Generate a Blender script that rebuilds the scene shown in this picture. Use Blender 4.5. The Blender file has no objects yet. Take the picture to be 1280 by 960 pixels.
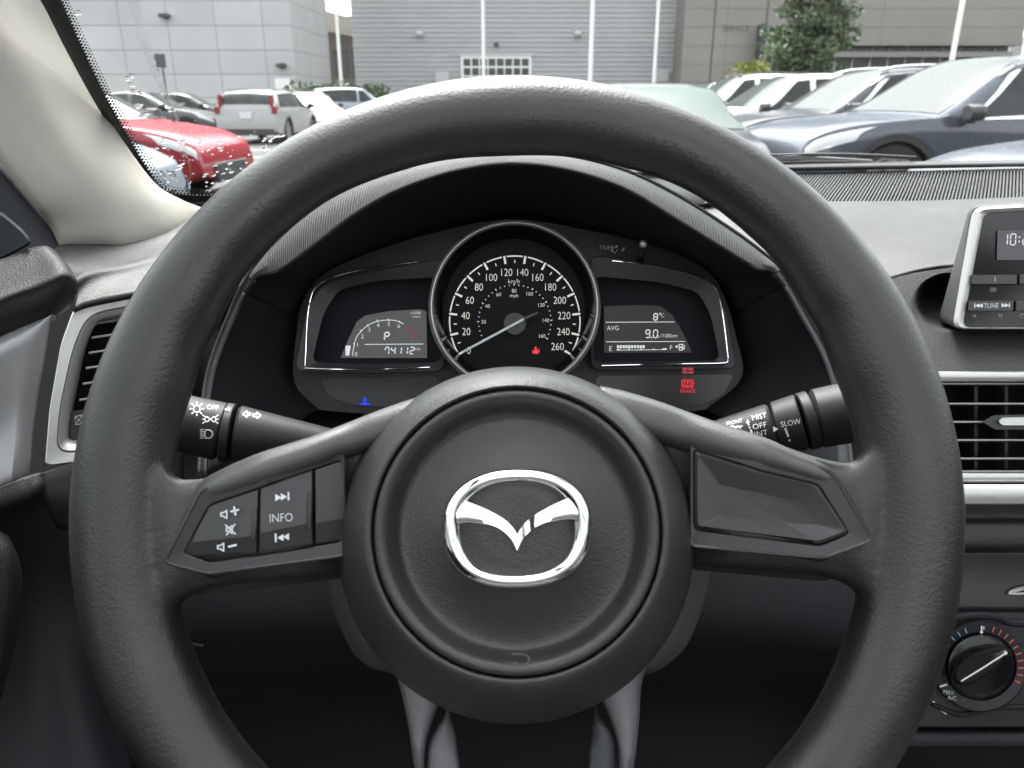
import bpy, math, random
from mathutils import Vector, Matrix
from mathutils.geometry import tessellate_polygon
random.seed(7)
rad = math.radians
S = bpy.context.scene
COL = S.collection
F = 962.0                     # focal length in pixels of the 1280 px wide photograph
PITCH = rad(20.3)
CAM = Vector((0.0, 0.0, 1.2))
RT = Vector((1, 0, 0))
FW = Vector((0, math.cos(PITCH), -math.sin(PITCH)))
UP = Vector((0, math.sin(PITCH), math.cos(PITCH)))

def K(px, py, d):
    """point at depth d metres along the optical axis that the photograph shows at (px, py)"""
    return CAM + d * ((px - 640) / F * RT + (480 - py) / F * UP + FW)

def ray(px, py):
    return ((px - 640) / F * RT + (480 - py) / F * UP + FW)

def ZP(py, Y):
    return 1.2 + Y * math.tan(math.atan((480 - py) / F) - PITCH)

def XP(px, Y, z=1.2):
    c = Y * math.cos(PITCH) + (1.2 - z) * math.sin(PITCH)
    return (px - 640) / F * c

# ------------------------------------------------------------------ materials
def nodes(name):
    m = bpy.data.materials.new(name); m.use_nodes = True
    nt = m.node_tree; b = nt.nodes['Principled BSDF']
    return m, nt, b

def setp(b, **k):
    for n, v in k.items():
        b.inputs[n.replace('_', ' ')].default_value = v

def mat(name, col, rough=.5, metal=0.0, bump=None, spec=.5, vary=.0, coat=0.0, rvary=0.0, vscale=6.0, dust=0):
    """bump = list of (kind, scale, distance in metres)"""
    m, nt, b = nodes(name)
    c = (*col, 1)
    b.inputs['Base Color'].default_value = c
    setp(b, Roughness=rough, Metallic=metal)
    b.inputs['Specular IOR Level'].default_value = spec
    if coat:
        b.inputs['Coat Weight'].default_value = coat; b.inputs['Coat Roughness'].default_value = .04
    tc = nt.nodes.new('ShaderNodeTexCoord')
    if vary or rvary:
        n = nt.nodes.new('ShaderNodeTexNoise'); n.inputs['Scale'].default_value = vscale; n.inputs['Detail'].default_value = 5
        nt.links.new(tc.outputs['Object'], n.inputs['Vector'])
        if vary:
            mr = nt.nodes.new('ShaderNodeMapRange'); mr.inputs['From Min'].default_value = .3; mr.inputs['From Max'].default_value = .7
            mr.inputs['To Min'].default_value = 1 - vary; mr.inputs['To Max'].default_value = 1 + vary
            nt.links.new(n.outputs['Fac'], mr.inputs['Value'])
            vm = nt.nodes.new('ShaderNodeVectorMath'); vm.operation = 'SCALE'; vm.inputs[0].default_value = col
            nt.links.new(mr.outputs[0], vm.inputs['Scale']); nt.links.new(vm.outputs[0], b.inputs['Base Color'])
        if rvary:
            mr = nt.nodes.new('ShaderNodeMapRange'); mr.inputs['From Min'].default_value = .3; mr.inputs['From Max'].default_value = .7
            mr.inputs['To Min'].default_value = max(.02, rough - rvary); mr.inputs['To Max'].default_value = rough + rvary
            nt.links.new(n.outputs['Fac'], mr.inputs['Value']); nt.links.new(mr.outputs[0], b.inputs['Roughness'])
    if dust:
        vo = nt.nodes.new('ShaderNodeTexVoronoi'); vo.inputs['Scale'].default_value = dust; nt.links.new(tc.outputs['Object'], vo.inputs['Vector'])
        sx = nt.nodes.new('ShaderNodeSeparateColor'); nt.links.new(vo.outputs['Color'], sx.inputs[0])
        g1 = nt.nodes.new('ShaderNodeMath'); g1.operation = 'GREATER_THAN'; g1.inputs[1].default_value = .80; nt.links.new(sx.outputs[0], g1.inputs[0])
        sz = nt.nodes.new('ShaderNodeMath'); sz.operation = 'MULTIPLY'; sz.inputs[1].default_value = .07; nt.links.new(sx.outputs[1], sz.inputs[0])
        g2 = nt.nodes.new('ShaderNodeMath'); g2.operation = 'LESS_THAN'; nt.links.new(vo.outputs['Distance'], g2.inputs[0]); nt.links.new(sz.outputs[0], g2.inputs[1])
        gm = nt.nodes.new('ShaderNodeMath'); gm.operation = 'MULTIPLY'; nt.links.new(g1.outputs[0], gm.inputs[0]); nt.links.new(g2.outputs[0], gm.inputs[1])
        mxd = nt.nodes.new('ShaderNodeMix'); mxd.data_type = 'RGBA'; nt.links.new(gm.outputs[0], mxd.inputs[0]); mxd.inputs[7].default_value = (.32, .32, .31, 1)
        if b.inputs['Base Color'].links: nt.links.new(b.inputs['Base Color'].links[0].from_socket, mxd.inputs[6])
        else: mxd.inputs[6].default_value = c
        nt.links.new(mxd.outputs[2], b.inputs['Base Color'])
    prev = None
    for kind, sc, dist in (bump or []):
        if kind == 'cells':
            t = nt.nodes.new('ShaderNodeTexVoronoi'); t.feature = 'SMOOTH_F1'; t.inputs['Smoothness'].default_value = .35; out = 'Distance'
            dn = nt.nodes.new('ShaderNodeTexNoise'); dn.inputs['Scale'].default_value = sc * .6
            nt.links.new(tc.outputs['Object'], dn.inputs['Vector'])
            ad = nt.nodes.new('ShaderNodeVectorMath'); ad.operation = 'MULTIPLY_ADD'
            ad.inputs[1].default_value = (.9 / sc,) * 3
            nt.links.new(dn.outputs['Color'], ad.inputs[0]); nt.links.new(tc.outputs['Object'], ad.inputs[2])
            nt.links.new(ad.outputs[0], t.inputs['Vector']); inv = True
        else:
            t = nt.nodes.new('ShaderNodeTexNoise'); t.inputs['Detail'].default_value = 3; out = 'Fac'; inv = False
            nt.links.new(tc.outputs['Object'], t.inputs['Vector'])
        t.inputs['Scale'].default_value = sc
        bp = nt.nodes.new('ShaderNodeBump'); bp.inputs['Strength'].default_value = 1.0; bp.inputs['Distance'].default_value = dist
        bp.invert = inv
        nt.links.new(t.outputs[out], bp.inputs['Height'])
        if prev: nt.links.new(prev.outputs[0], bp.inputs['Normal'])
        prev = bp
    if prev: nt.links.new(prev.outputs[0], b.inputs['Normal'])
    return m

def emit(name, col, strength, base=(.02, .02, .02)):
    m, nt, b = nodes(name)
    b.inputs['Base Color'].default_value = (*base, 1)
    b.inputs['Emission Color'].default_value = (*col, 1); b.inputs['Emission Strength'].default_value = strength
    b.inputs['Roughness'].default_value = .4
    return m

# ------------------------------------------------------------------ meshes
ORG = {}
class MB:
    def __init__(self): self.v = []; self.f = []
    def add(self, vs, fs):
        o = len(self.v); self.v += [Vector(p) for p in vs]; self.f += [tuple(i + o for i in q) for q in fs]; return self
    def grid(self, rows, wrap_u=False, wrap_v=False):
        n = len(rows); m = len(rows[0]); fs = []
        for i in range(n if wrap_v else n - 1):
            for j in range(m if wrap_u else m - 1):
                a = i * m + j; b = i * m + (j + 1) % m; i2 = (i + 1) % n
                fs.append((a, b, i2 * m + (j + 1) % m, i2 * m + j))
        return self.add([p for r in rows for p in r], fs)
    def loft(self, loops, caps=(False, False), wrap_v=False):
        o = len(self.v); m = len(loops[0]); self.grid(loops, wrap_u=True, wrap_v=wrap_v)
        if caps[0]: self.f.append(tuple(range(o + m - 1, o - 1, -1)))
        if caps[1]: k = o + (len(loops) - 1) * m; self.f.append(tuple(range(k, k + m)))
        return self
    def box(self, c, s, rot=None):
        x, y, z = (q / 2 for q in s); vs = [Vector((i * x, j * y, k * z)) for i in (-1, 1) for j in (-1, 1) for k in (-1, 1)]
        if rot: vs = [rot @ p for p in vs]
        vs = [p + Vector(c) for p in vs]
        return self.add(vs, [(0, 1, 3, 2), (4, 6, 7, 5), (0, 4, 5, 1), (2, 3, 7, 6), (0, 2, 6, 4), (1, 5, 7, 3)])
    def tube(self, pts, r, seg=10, closed=False, caps=True):
        pts = [Vector(p) for p in pts]; n = len(pts); loops = []; prev = None
        for i, p in enumerate(pts):
            a = pts[i - 1] if (i or closed) else p; b = pts[(i + 1) % n] if (i < n - 1 or closed) else p
            t = (b - a).normalized()
            if prev is None: prev = t.orthogonal().normalized()
            u = (prev - t * prev.dot(t)).normalized(); prev = u; w = t.cross(u)
            rr = r[i] if isinstance(r, (list, tuple)) else r
            loops.append([p + rr * (math.cos(6.28318 * k / seg) * u + math.sin(6.28318 * k / seg) * w) for k in range(seg)])
        return self.loft(loops, (caps and not closed,) * 2, wrap_v=closed)
    def lathe(self, c, ax, prof, seg=32, caps=(True, True), u=None):
        ax = Vector(ax).normalized(); u = u or ax.orthogonal().normalized(); w = ax.cross(u); c = Vector(c)
        return self.loft([[c + ax * h + r * (math.cos(6.28318 * k / seg) * u + math.sin(6.28318 * k / seg) * w) for k in range(seg)] for r, h in prof], caps)
    def blob(self, c, r, seg=10, rings=6):
        c = Vector(c); r = Vector(r) if hasattr(r, '__len__') else Vector((r, r, r))
        return self.loft([[c + Vector((r.x * math.sin(a) * math.cos(6.28318 * k / seg), r.y * math.sin(a) * math.sin(6.28318 * k / seg), -r.z * math.cos(a))) for k in range(seg)]
                          for a in [math.pi * (.04 + .92 * i / rings) for i in range(rings + 1)]], (True, True))
    def build(self, name, material, parent=None, local=False, smooth=True, angle=38, face=False, solid=0, bevel=0, loc=None, weld=False):
        me = bpy.data.meshes.new(name)
        vs = self.v
        if face and self.f:      # turn the sheet's faces towards the driver
            s = 0.0
            for q in self.f:
                a, b, c = vs[q[0]], vs[q[1]], vs[q[2]]
                s += (b - a).cross(c - a).dot(CAM - a)
            if s < 0: self.f = [tuple(reversed(q)) for q in self.f]
        o = bpy.data.objects.new(name, me); COL.objects.link(o)
        if parent is not None:
            o.parent = parent; org = ORG.get(parent.name, Vector()); ORG[o.name] = org
        elif local: org = Vector(); ORG[o.name] = org
        else:
            lo = [min(p[i] for p in vs) for i in range(3)]; hi = [max(p[i] for p in vs) for i in range(3)]
            org = Vector(((lo[0] + hi[0]) / 2, (lo[1] + hi[1]) / 2, lo[2])); o.location = org; ORG[o.name] = org
        if local: org = Vector()
        me.from_pydata([p - org for p in vs], [], self.f); me.update()
        if not face:
            import bmesh
            bm = bmesh.new(); bm.from_mesh(me)
            if weld: bmesh.ops.remove_doubles(bm, verts=bm.verts, dist=1e-5)
            bmesh.ops.recalc_face_normals(bm, faces=bm.faces); bm.to_mesh(me); bm.free()
        if smooth:
            me.shade_smooth(); me.set_sharp_from_angle(angle=rad(angle))
        me.materials.append(material)
        if bevel:
            md = o.modifiers.new('b', 'BEVEL'); md.width = bevel; md.segments = 2; md.limit_method = 'ANGLE'
        if solid:
            md = o.modifiers.new('s', 'SOLIDIFY'); md.thickness = solid; md.offset = -1
        return o

def tag(o, label, cat, group=None, kind=None):
    if label: o['label'] = label
    if cat: o['category'] = cat
    if group: o['group'] = group
    if kind: o['kind'] = kind
    return o
def thing(name, label, cat, loc=(0, 0, 0), group=None):
    o = bpy.data.objects.new(name, None); COL.objects.link(o); o.location = loc; o.empty_display_size = .1
    ORG[o.name] = Vector(loc); return tag(o, label, cat, group)
def struct(o): o['kind'] = 'structure'; return o

def cr(pts, per=6, closed=False):
    pts = [Vector(p) for p in pts]; n = len(pts); out = []
    for i in range(n if closed else n - 1):
        p1, p2 = pts[i], pts[(i + 1) % n]
        p0 = pts[i - 1] if (i or closed) else 2 * p1 - p2
        p3 = pts[(i + 2) % n] if (i + 2 < n or closed) else 2 * p2 - p1
        for k in range(per):
            t = k / per
            out.append(.5 * (2 * p1 + (p2 - p0) * t + (2 * p0 - 5 * p1 + 4 * p2 - p3) * t * t + (3 * p1 - p0 - 3 * p2 + p3) * t ** 3))
    if not closed: out.append(pts[-1])
    return out
def KK(pts): return [K(*p) for p in pts]
def rp(pts, r=4, seg=4, d=None):
    """polygon (2-D pixels or px,py,d) with rounded corners; same vertex count for same corner count"""
    P = [Vector(p if len(p) == 3 else (*p, d)) for p in pts]; n = len(P); out = []
    for i in range(n):
        p = P[i]; a = P[i - 1] - p; b = P[(i + 1) % n] - p
        rr = r[i] if isinstance(r, (list, tuple)) else r
        la = a.xy.length; lb = b.xy.length
        ra = min(rr, la * .45); rb = min(rr, lb * .45)
        q0 = p + a * (ra / la); q2 = p + b * (rb / lb)
        for k in range(seg + 1):
            t = k / seg; out.append((1 - t) ** 2 * q0 + 2 * t * (1 - t) * p + t * t * q2)
    return out
def ell(cx, cy, rx, ry, d, n=64, e=2.0, rot=0.0):
    out = []
    for k in range(n):
        a = 2 * math.pi * k / n; c, s = math.cos(a), math.sin(a)
        x = rx * math.copysign(abs(c) ** (2 / e), c); y = ry * math.copysign(abs(s) ** (2 / e), s)
        out.append(K(cx + x * math.cos(rot) - y * math.sin(rot), cy + x * math.sin(rot) + y * math.cos(rot), d))
    return out
def surf(mb, rows, pu=6, pv=6):
    """rows of control points (px,py,d) -> smooth sheet"""
    rr = [cr(r, pu) for r in rows]; cols = [cr(c, pv) for c in zip(*rr)]
    mb.grid([[K(*p) for p in r] for r in zip(*cols)]); return mb

def unproject(p):
    q = p - CAM; c = q.dot(FW); return (640 + F * q.dot(RT) / c, 480 - F * q.dot(UP) / c, c)
def towards(rows, dy):
    """carry a sheet on past its first column, back along the car"""
    return [[unproject(K(*r[0]) + Vector((-.004, -dy, 0)))] + list(r) for r in rows]

class Pl:
    """a plane of the real place; pixels of the photograph are dropped on it"""
    def __init__(s, px, py, d, n=None):
        s.p = K(px, py, d); s.n = (n or -FW).normalized()
    def hit(s, px, py):
        r = ray(px, py); t = (s.p - CAM).dot(s.n) / r.dot(s.n); return CAM + t * r
class Cyl:
    def __init__(s, a, b, ra, rb): s.a = a; s.b = b; s.ra = ra; s.rb = rb
    def hit(s, px, py):
        r = ray(px, py).normalized(); ax = (s.b - s.a); L = ax.length; ax = ax / L
        lo, hi = .1, (s.a - CAM).dot(r) + .02; f = lambda t: (lambda q, h: (q - ax * h).length - (s.ra + (s.rb - s.ra) * h / L))(CAM + r * t - s.a, (CAM + r * t - s.a).dot(ax))
        t = lo; tc = hi
        best = min((f(lo + (hi - lo) * k / 200), lo + (hi - lo) * k / 200) for k in range(201))
        if best[0] > 0: return CAM + r * best[1]
        hi = best[1]; lo = hi - .06
        for _ in range(30):
            m = (lo + hi) / 2
            if f(m) > 0: lo = m
            else: hi = m
        return CAM + r * lo

_tc = {}
def text2d(s):
    if s not in _tc:
        cu = bpy.data.curves.new('t', 'FONT'); cu.body = s; cu.resolution_u = 3; cu.offset = -.010
        o = bpy.data.objects.new('t', cu); COL.objects.link(o); bpy.context.view_layer.update()
        me = o.evaluated_get(bpy.context.evaluated_depsgraph_get()).to_mesh()
        v = [(p.co.x, p.co.y) for p in me.vertices]; f = [tuple(q.vertices) for q in me.polygons]
        o.to_mesh_clear(); bpy.data.objects.remove(o); bpy.data.curves.remove(cu)
        _tc[s] = (v, f)
    return _tc[s]
SEG = {'0': 'abcdef', '1': 'bc', '2': 'abged', '3': 'abgcd', '4': 'fgbc', '5': 'afgcd', '6': 'afgedc', '7': 'fabc', '8': 'abcdefg', '9': 'abcdfg', 'P': 'abefg'}
class Ink:
    """flat marks on a surface: lettering, symbols, tick marks"""
    def __init__(s, srf, off=.0004): s.s = srf; s.off = off; s.m = MB()
    def put(s, pts, faces):
        vs = []
        for x, y in pts:
            p = s.s.hit(x, y); vs.append(p + (CAM - p).normalized() * s.off)
        s.m.add(vs, faces)
    def poly(s, pts):
        s.put(pts, [tuple(t) for t in tessellate_polygon([[Vector((x, y, 0)) for x, y in pts]])])
    def stroke(s, pts, w, closed=False):
        n = len(pts)
        for i in range(n if closed else n - 1):
            a = Vector(pts[i]); b = Vector(pts[(i + 1) % n]); t = b - a
            if t.length < 1e-6: continue
            t.normalize(); nn = Vector((-t.y, t.x)) * w / 2; e = t * w * .25 if n > 2 else t * 0
            s.put([tuple(a - e + nn), tuple(a - e - nn), tuple(b + e - nn), tuple(b + e + nn)], [(0, 1, 2, 3)])
    def arc(s, cx, cy, r, a0, a1, w, n=24, ry=None):
        ry = ry or r
        s.stroke([(cx + r * math.cos(rad(a0 + (a1 - a0) * k / n)), cy - ry * math.sin(rad(a0 + (a1 - a0) * k / n))) for k in range(n + 1)], w)
    def disc(s, cx, cy, r, n=14): s.poly([(cx + r * math.cos(6.28318 * k / n), cy + r * math.sin(6.28318 * k / n)) for k in range(n)])
    def text(s, t, cx, cy, h, w=1.0, rot=0.0, align='C', shear=0.0):
        v, f = text2d(t); ref = .69
        x0 = min(p[0] for p in v); x1 = max(p[0] for p in v); k = h / ref
        ax = {'C': (x0 + x1) / 2, 'L': x0, 'R': x1}[align]; c, sn = math.cos(rad(rot)), math.sin(rad(rot)); out = []
        for x, y in v:
            X = (x - ax) * k * w + shear * (y - .345) * k; Y = -(y - .345) * k
            out.append((cx + X * c + Y * sn, cy - X * sn + Y * c))
        s.put(out, f)
    def seg(s, t, x, y, h, w, gap, sw, slant=.08):
        for ch in t:
            if ch == ' ': x += w + gap; continue
            if ch in ':.':
                for q in ((.3, .7) if ch == ':' else (1.0,)): s.disc(x + sw * .5 + slant * (1 - q) * h, y + q * h, sw * .7)
                x += sw + gap; continue
            g = sw * .35
            def pt(u, v): return (x + u * w + slant * (1 - v) * h, y + v * h)
            L = {'a': ((0, 0), (1, 0)), 'b': ((1, 0), (1, .5)), 'c': ((1, .5), (1, 1)), 'd': ((0, 1), (1, 1)), 'e': ((0, .5), (0, 1)), 'f': ((0, 0), (0, .5)), 'g': ((0, .5), (1, .5))}
            for q in SEG[ch]:
                a = Vector(pt(*L[q][0])); b = Vector(pt(*L[q][1])); t_ = (b - a).normalized() * g
                s.stroke([tuple(a + t_), tuple(b - t_)], sw)
            x += w + gap
    def build(s, name, material, parent): return s.m.build(name, material, parent, face=True, smooth=False)
# ================================================================== materials
M = {}
M['leather'] = mat('grained black urethane', (.0080, .0081, .0085), .41, bump=[('cells', 700, .00010)], spec=.7, rvary=.07, vscale=22)
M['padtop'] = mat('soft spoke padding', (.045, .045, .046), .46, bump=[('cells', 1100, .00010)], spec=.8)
M['pad'] = mat('fine grained black plastic', (.022, .022, .0225), .43, spec=.7, bump=[('cells', 900, .00014), ('noise', 2500, .00008)], rvary=.05, vscale=30)
M['dashpad'] = mat('soft grained dash plastic', (.015, .015, .0155), .52, spec=.38, bump=[('cells', 700, .00022), ('noise', 1800, .00012)], rvary=.05, vscale=20)
M['satin'] = mat('satin black trim', (.020, .021, .023), .34, bump=[('noise', 2600, .00006)], rvary=.06, vscale=60)
M['stalk'] = mat('stalk plastic', (.014, .0145, .016), .5, bump=[('noise', 2600, .00008)], spec=.25)
M['glint_bead'] = mat('added highlight bead', (.05, .05, .052), .22, metal=.5)  # for tubes added to draw a highlight along the spoke frames
M['button'] = mat('matt black switch plastic', (.034, .035, .037), .38, dust=260, bump=[('noise', 3000, .00006)])
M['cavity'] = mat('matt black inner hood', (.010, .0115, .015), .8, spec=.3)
M['doorcap'] = mat('dark door cap grain', (.011, .0115, .013), .55, dust=120, bump=[('cells', 800, .0002)], spec=.4)
M['dark'] = mat('charcoal lower trim', (.006, .0072, .0095), .6, spec=.35, bump=[('cells', 800, .0002)])
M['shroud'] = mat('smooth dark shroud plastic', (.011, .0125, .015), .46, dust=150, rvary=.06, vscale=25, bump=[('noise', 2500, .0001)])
M['greyplastic'] = mat('dark grey column plastic', (.045, .046, .048), .5, bump=[('noise', 2200, .00012)])
M['gloss'] = mat('gloss black face', (.006, .006, .007), .14, dust=200)
M['lens'] = mat('black gauge back', (.004, .0045, .006), .3)
M['dialface'] = mat('dark gauge face', (.004, .0045, .0055), .5, spec=.12)
M['silver'] = mat('satin silver trim', (.56, .56, .55), .36, metal=.7, rvary=.05, vscale=50, bump=[('noise', 3000, .00004)])
M['horn'] = mat('lighter grey moulding', (.085, .085, .088), .5)
M['leg'] = mat('dark satin leg', (.11, .11, .115), .42, metal=.4, rvary=.05, vscale=30, bump=[('noise', 2600, .00005)])
M['satingrey'] = mat('satin grey metal trim', (.27, .27, .275), .42, metal=.35, rvary=.05, vscale=30)
M['bezelgrey'] = mat('dark satin bezel', (.03, .032, .035), .40, metal=.3)
M['chrome'] = mat('bright chrome', (.86, .87, .88), .045, metal=1)
M['white'] = mat('white print', (.66, .67, .68), .5)
M['greyprint'] = mat('grey print', (.36, .36, .37), .5)
M['tick'] = emit('backlit ivory scale marks', (.85, .85, .76), .07, (.7, .7, .64))
M['redprint'] = mat('dim red print', (.40, .07, .06), .5)
M['blueprint'] = mat('dim blue print', (.22, .36, .50), .5)
M['lcd'] = emit('grey display', (.36, .38, .40), .022, (.05, .05, .05))
M['lcddark'] = emit('dark display', (.3, .3, .32), .004, (.008, .008, .009))
M['lit'] = emit('lit white digits', (.9, .93, .95), .14)
M['litdim'] = emit('lit grey marks', (.8, .83, .85), .1)
M['red'] = emit('lit red warning', (1, .012, .03), .19)
M['reddim'] = emit('lit red marks', (.8, .03, .05), .08)
M['blue'] = emit('lit blue warning', (.02, .04, 1), .2)
M['beige'] = mat('beige pillar cloth', (.29, .275, .243), .95, bump=[('noise', 2600, .00022)], vary=.02)
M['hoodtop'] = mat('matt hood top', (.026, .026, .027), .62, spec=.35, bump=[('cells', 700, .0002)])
M['brow'] = mat('ribbed dark brow', (.028, .029, .030), .62, spec=.25)
M['frit'] = mat('black ceramic band', (.012, .012, .012), .5)

# ================================================================== steering wheel
sw = thing('steering_wheel', 'black three-spoke steering wheel with chrome winged emblem and left thumb switches', 'steering wheel', K(646, 640, .33))
# --- rim
t = rad(2.6)
WX = (RT * math.cos(rad(1.6)) + UP * math.sin(rad(1.6))); WU = UP * math.cos(t) + FW * math.sin(t)
WV = (WU - WX * WU.dot(WX)).normalized(); WN = WX.cross(WV).normalized()
if WN.dot(FW) > 0: WN = -WN                   # towards the driver
WC = K(646, 640, .3205)
rim = MB(); loops = []
NR = 220
for i in range(NR):
    a = 2 * math.pi * i / NR; e = WX * math.cos(a) + WV * math.sin(a)
    ad = math.degrees(a); ad = ad - 360 if ad > 180 else ad; ad = 180 - ad if ad > 90 else (-180 - ad if ad < -90 else ad)   # angle above the horizontal, both sides alike
    tab = [(-90, .0175), (-60, .0180), (-40, .0184), (-20, .0190), (0, .0196), (20, .0192), (32, .0176), (45, .0158), (60, .0150), (75, .0158), (90, .0166)]
    for (a0, r0_), (a1, r1_) in zip(tab, tab[1:]):
        if a0 <= ad <= a1:
            f_ = (ad - a0) / (a1 - a0); f_ = f_ * f_ * (3 - 2 * f_); ra = r0_ + (r1_ - r0_) * f_
    rb = ra * .9
    R0 = .1843 - ra
    loops.append([WC + e * (R0 + ra * math.cos(b)) + WN * rb * (math.sin(b)) for b in [2 * math.pi * k / 36 for k in range(36)]])
rim.loft(loops, wrap_v=True)

def spoke(secs, front=.3105, flip=False):
    """secs: (px, top, bottom, front depth, back depth)"""
    L = []
    for x, y0, y1, df, db in secs:
        cy, h = (y0 + y1) / 2, (y1 - y0) / 2; loop = []
        for k in range(40):
            a = 2 * math.pi * k / 40; c, s = math.cos(a), math.sin(a)
            yy = cy + h * math.copysign(abs(c) ** (2 / 3.0), c); dd = (df + db) / 2 - (db - df) / 2 * math.copysign(abs(s) ** (2 / 3.0), s)
            loop.append((x, yy, dd))
        L.append(loop)
    cols = [cr(c, 4) for c in zip(*L)]
    return [[K(*p) for p in r] for r in zip(*cols)]
def ex(x):
    q = min(1.0, max(0.0, (300 - abs(x - 646)) / 95)) if abs(x - 646) < 300 else 0.0
    return .0125 * q * q * (3 - 2 * q)
rim.loft(spoke([(120, 620, 740, .318, .324), (150, 590, 775, .3155, .328), (180, 558, 815, .3120, .330), (196, 567, 800, .3100, .331), (208, 586, 775, .3098, .331), (222, 598, 757, .3110, .332), (242, 599, 744, .3135, .332), (270, 594, 736, .3148, .333),
               (330, 572, 728, .3150, .335), (370, 560, 725, .3175, .337), (410, 548, 722, .325, .342), (450, 530, 716, .333, .348), (540, 510, 700, .340, .352)]), (True, True))
rim.loft(spoke([(1172, 600, 720, .318, .324), (1142, 566, 755, .3155, .328), (1112, 536, 795, .3120, .330), (1096, 545, 781, .3100, .331), (1083, 564, 756, .3098, .331), (1068, 577, 738, .3110, .332), (1046, 577, 726, .3135, .332), (1014, 569, 718, .3148, .333),
               (960, 551, 714, .3150, .335), (920, 540, 711, .3175, .337), (880, 527, 708, .325, .342), (840, 513, 704, .333, .348), (750, 500, 690, .340, .352)]), (True, True))
ro_ = rim.build('rim', M['leather'], sw, angle=180)
md = ro_.modifiers.new('r', 'REMESH'); md.mode = 'VOXEL'; md.voxel_size = .0017; md.use_smooth_shade = True
md = ro_.modifiers.new('sm', 'SMOOTH'); md.factor = .5; md.iterations = 6

# padded strip along the top of each spoke
def spoke_pad(secs):
    L = []
    for x, y0, y1, k_ in secs:
        cy, h = (y0 + y1) / 2, (y1 - y0) / 2; df = .3118 - .0042 * k_ + ex(x); loop = []
        for k in range(36):
            a = 2 * math.pi * k / 36; c, q = math.cos(a), math.sin(a)
            loop.append((x, cy + h * math.copysign(abs(c) ** (2 / 2.4), c), .3185 + ex(x) - (.3185 + ex(x) - df) * math.copysign(abs(q) ** (2 / 2.2), q)))
        L.append(loop)
    cols = [cr(c, 5) for c in zip(*L)]
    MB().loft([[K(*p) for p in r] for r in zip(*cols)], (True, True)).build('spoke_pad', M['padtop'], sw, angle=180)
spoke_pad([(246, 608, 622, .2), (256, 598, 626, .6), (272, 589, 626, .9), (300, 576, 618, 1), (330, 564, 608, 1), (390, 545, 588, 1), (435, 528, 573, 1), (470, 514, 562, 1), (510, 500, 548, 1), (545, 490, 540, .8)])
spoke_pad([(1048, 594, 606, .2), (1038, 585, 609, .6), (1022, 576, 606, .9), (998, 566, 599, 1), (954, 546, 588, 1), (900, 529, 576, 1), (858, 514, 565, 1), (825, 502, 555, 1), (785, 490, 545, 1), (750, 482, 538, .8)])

# --- hub
HZ = -.0115
def rings(lst, n=96): return [ell(cx, cy, r, r, d + HZ, n) for cx, cy, r, d in lst]
m = MB().loft(rings([(645, 690, 200, .395), (645, 688, 214, .372), (645, 684, 221, .352), (645, 681, 223, .341), (645.5, 676, 216, .3295), (646, 671, 203, .3205), (646, 668.5, 192, .3160), (646, 667.5, 186, .3148), (646, 667, 183, .3152), (646, 666.5, 181.4, .3162), (646, 666.5, 180.6, .3185), (646, 666.5, 180.2, .338)]), (True, True))
m.build('hub_cover', M['pad'], sw, angle=60)
prof = [(646, 666.5, 179.2, .3185), (646, 666.5, 179.0, .3162), (646, 666.5, 177.5, .3152), (646, 666, 175, .3148), (646, 665.5, 170, .3153), (646, 665, 163, .3176), (646, 664.5, 153, .3212), (646, 664, 145, .3240), (646, 663, 138, .3252), (646, 662, 131, .3246), (646, 661.5, 122, .3228), (646, 661, 108, .3203), (646, 660.5, 90, .3178), (646, 660, 70, .3169), (646, 660, 45, .3163), (646, 660, 20, .3161)]
def bowl(r):
    if r > 141: return .3148 + .0100 * (1 - math.cos(math.pi * min(1, max(0, (172 - r) / 31)))) / 2
    return .3248 - .0084 * (1 - math.cos(math.pi * min(1, (141 - r) / 100))) / 2
prof = prof[:3] + [(646, 660 + 6 * r / 176, r, bowl(r)) for r in [176 - 4 * i for i in range(40)]]
m = MB().loft(rings(prof), (False, True))
m.build('airbag_cover', M['pad'], sw, angle=60)
ic = Ink(Pl(650, 824, .3158 + HZ), .0006)
ic.arc(652, 824, 9.5, 120, -150, 2.4, 18, 6.5); ic.stroke([(641, 830), (648, 829)], 2.2); ic.stroke([(640, 817), (652, 818)], 2.0); ic.stroke([(640, 816), (643, 819)], 2.2)
ic.build('horn_symbol', M['horn'], sw)  # flat symbol in a lighter grey than the cover
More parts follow.
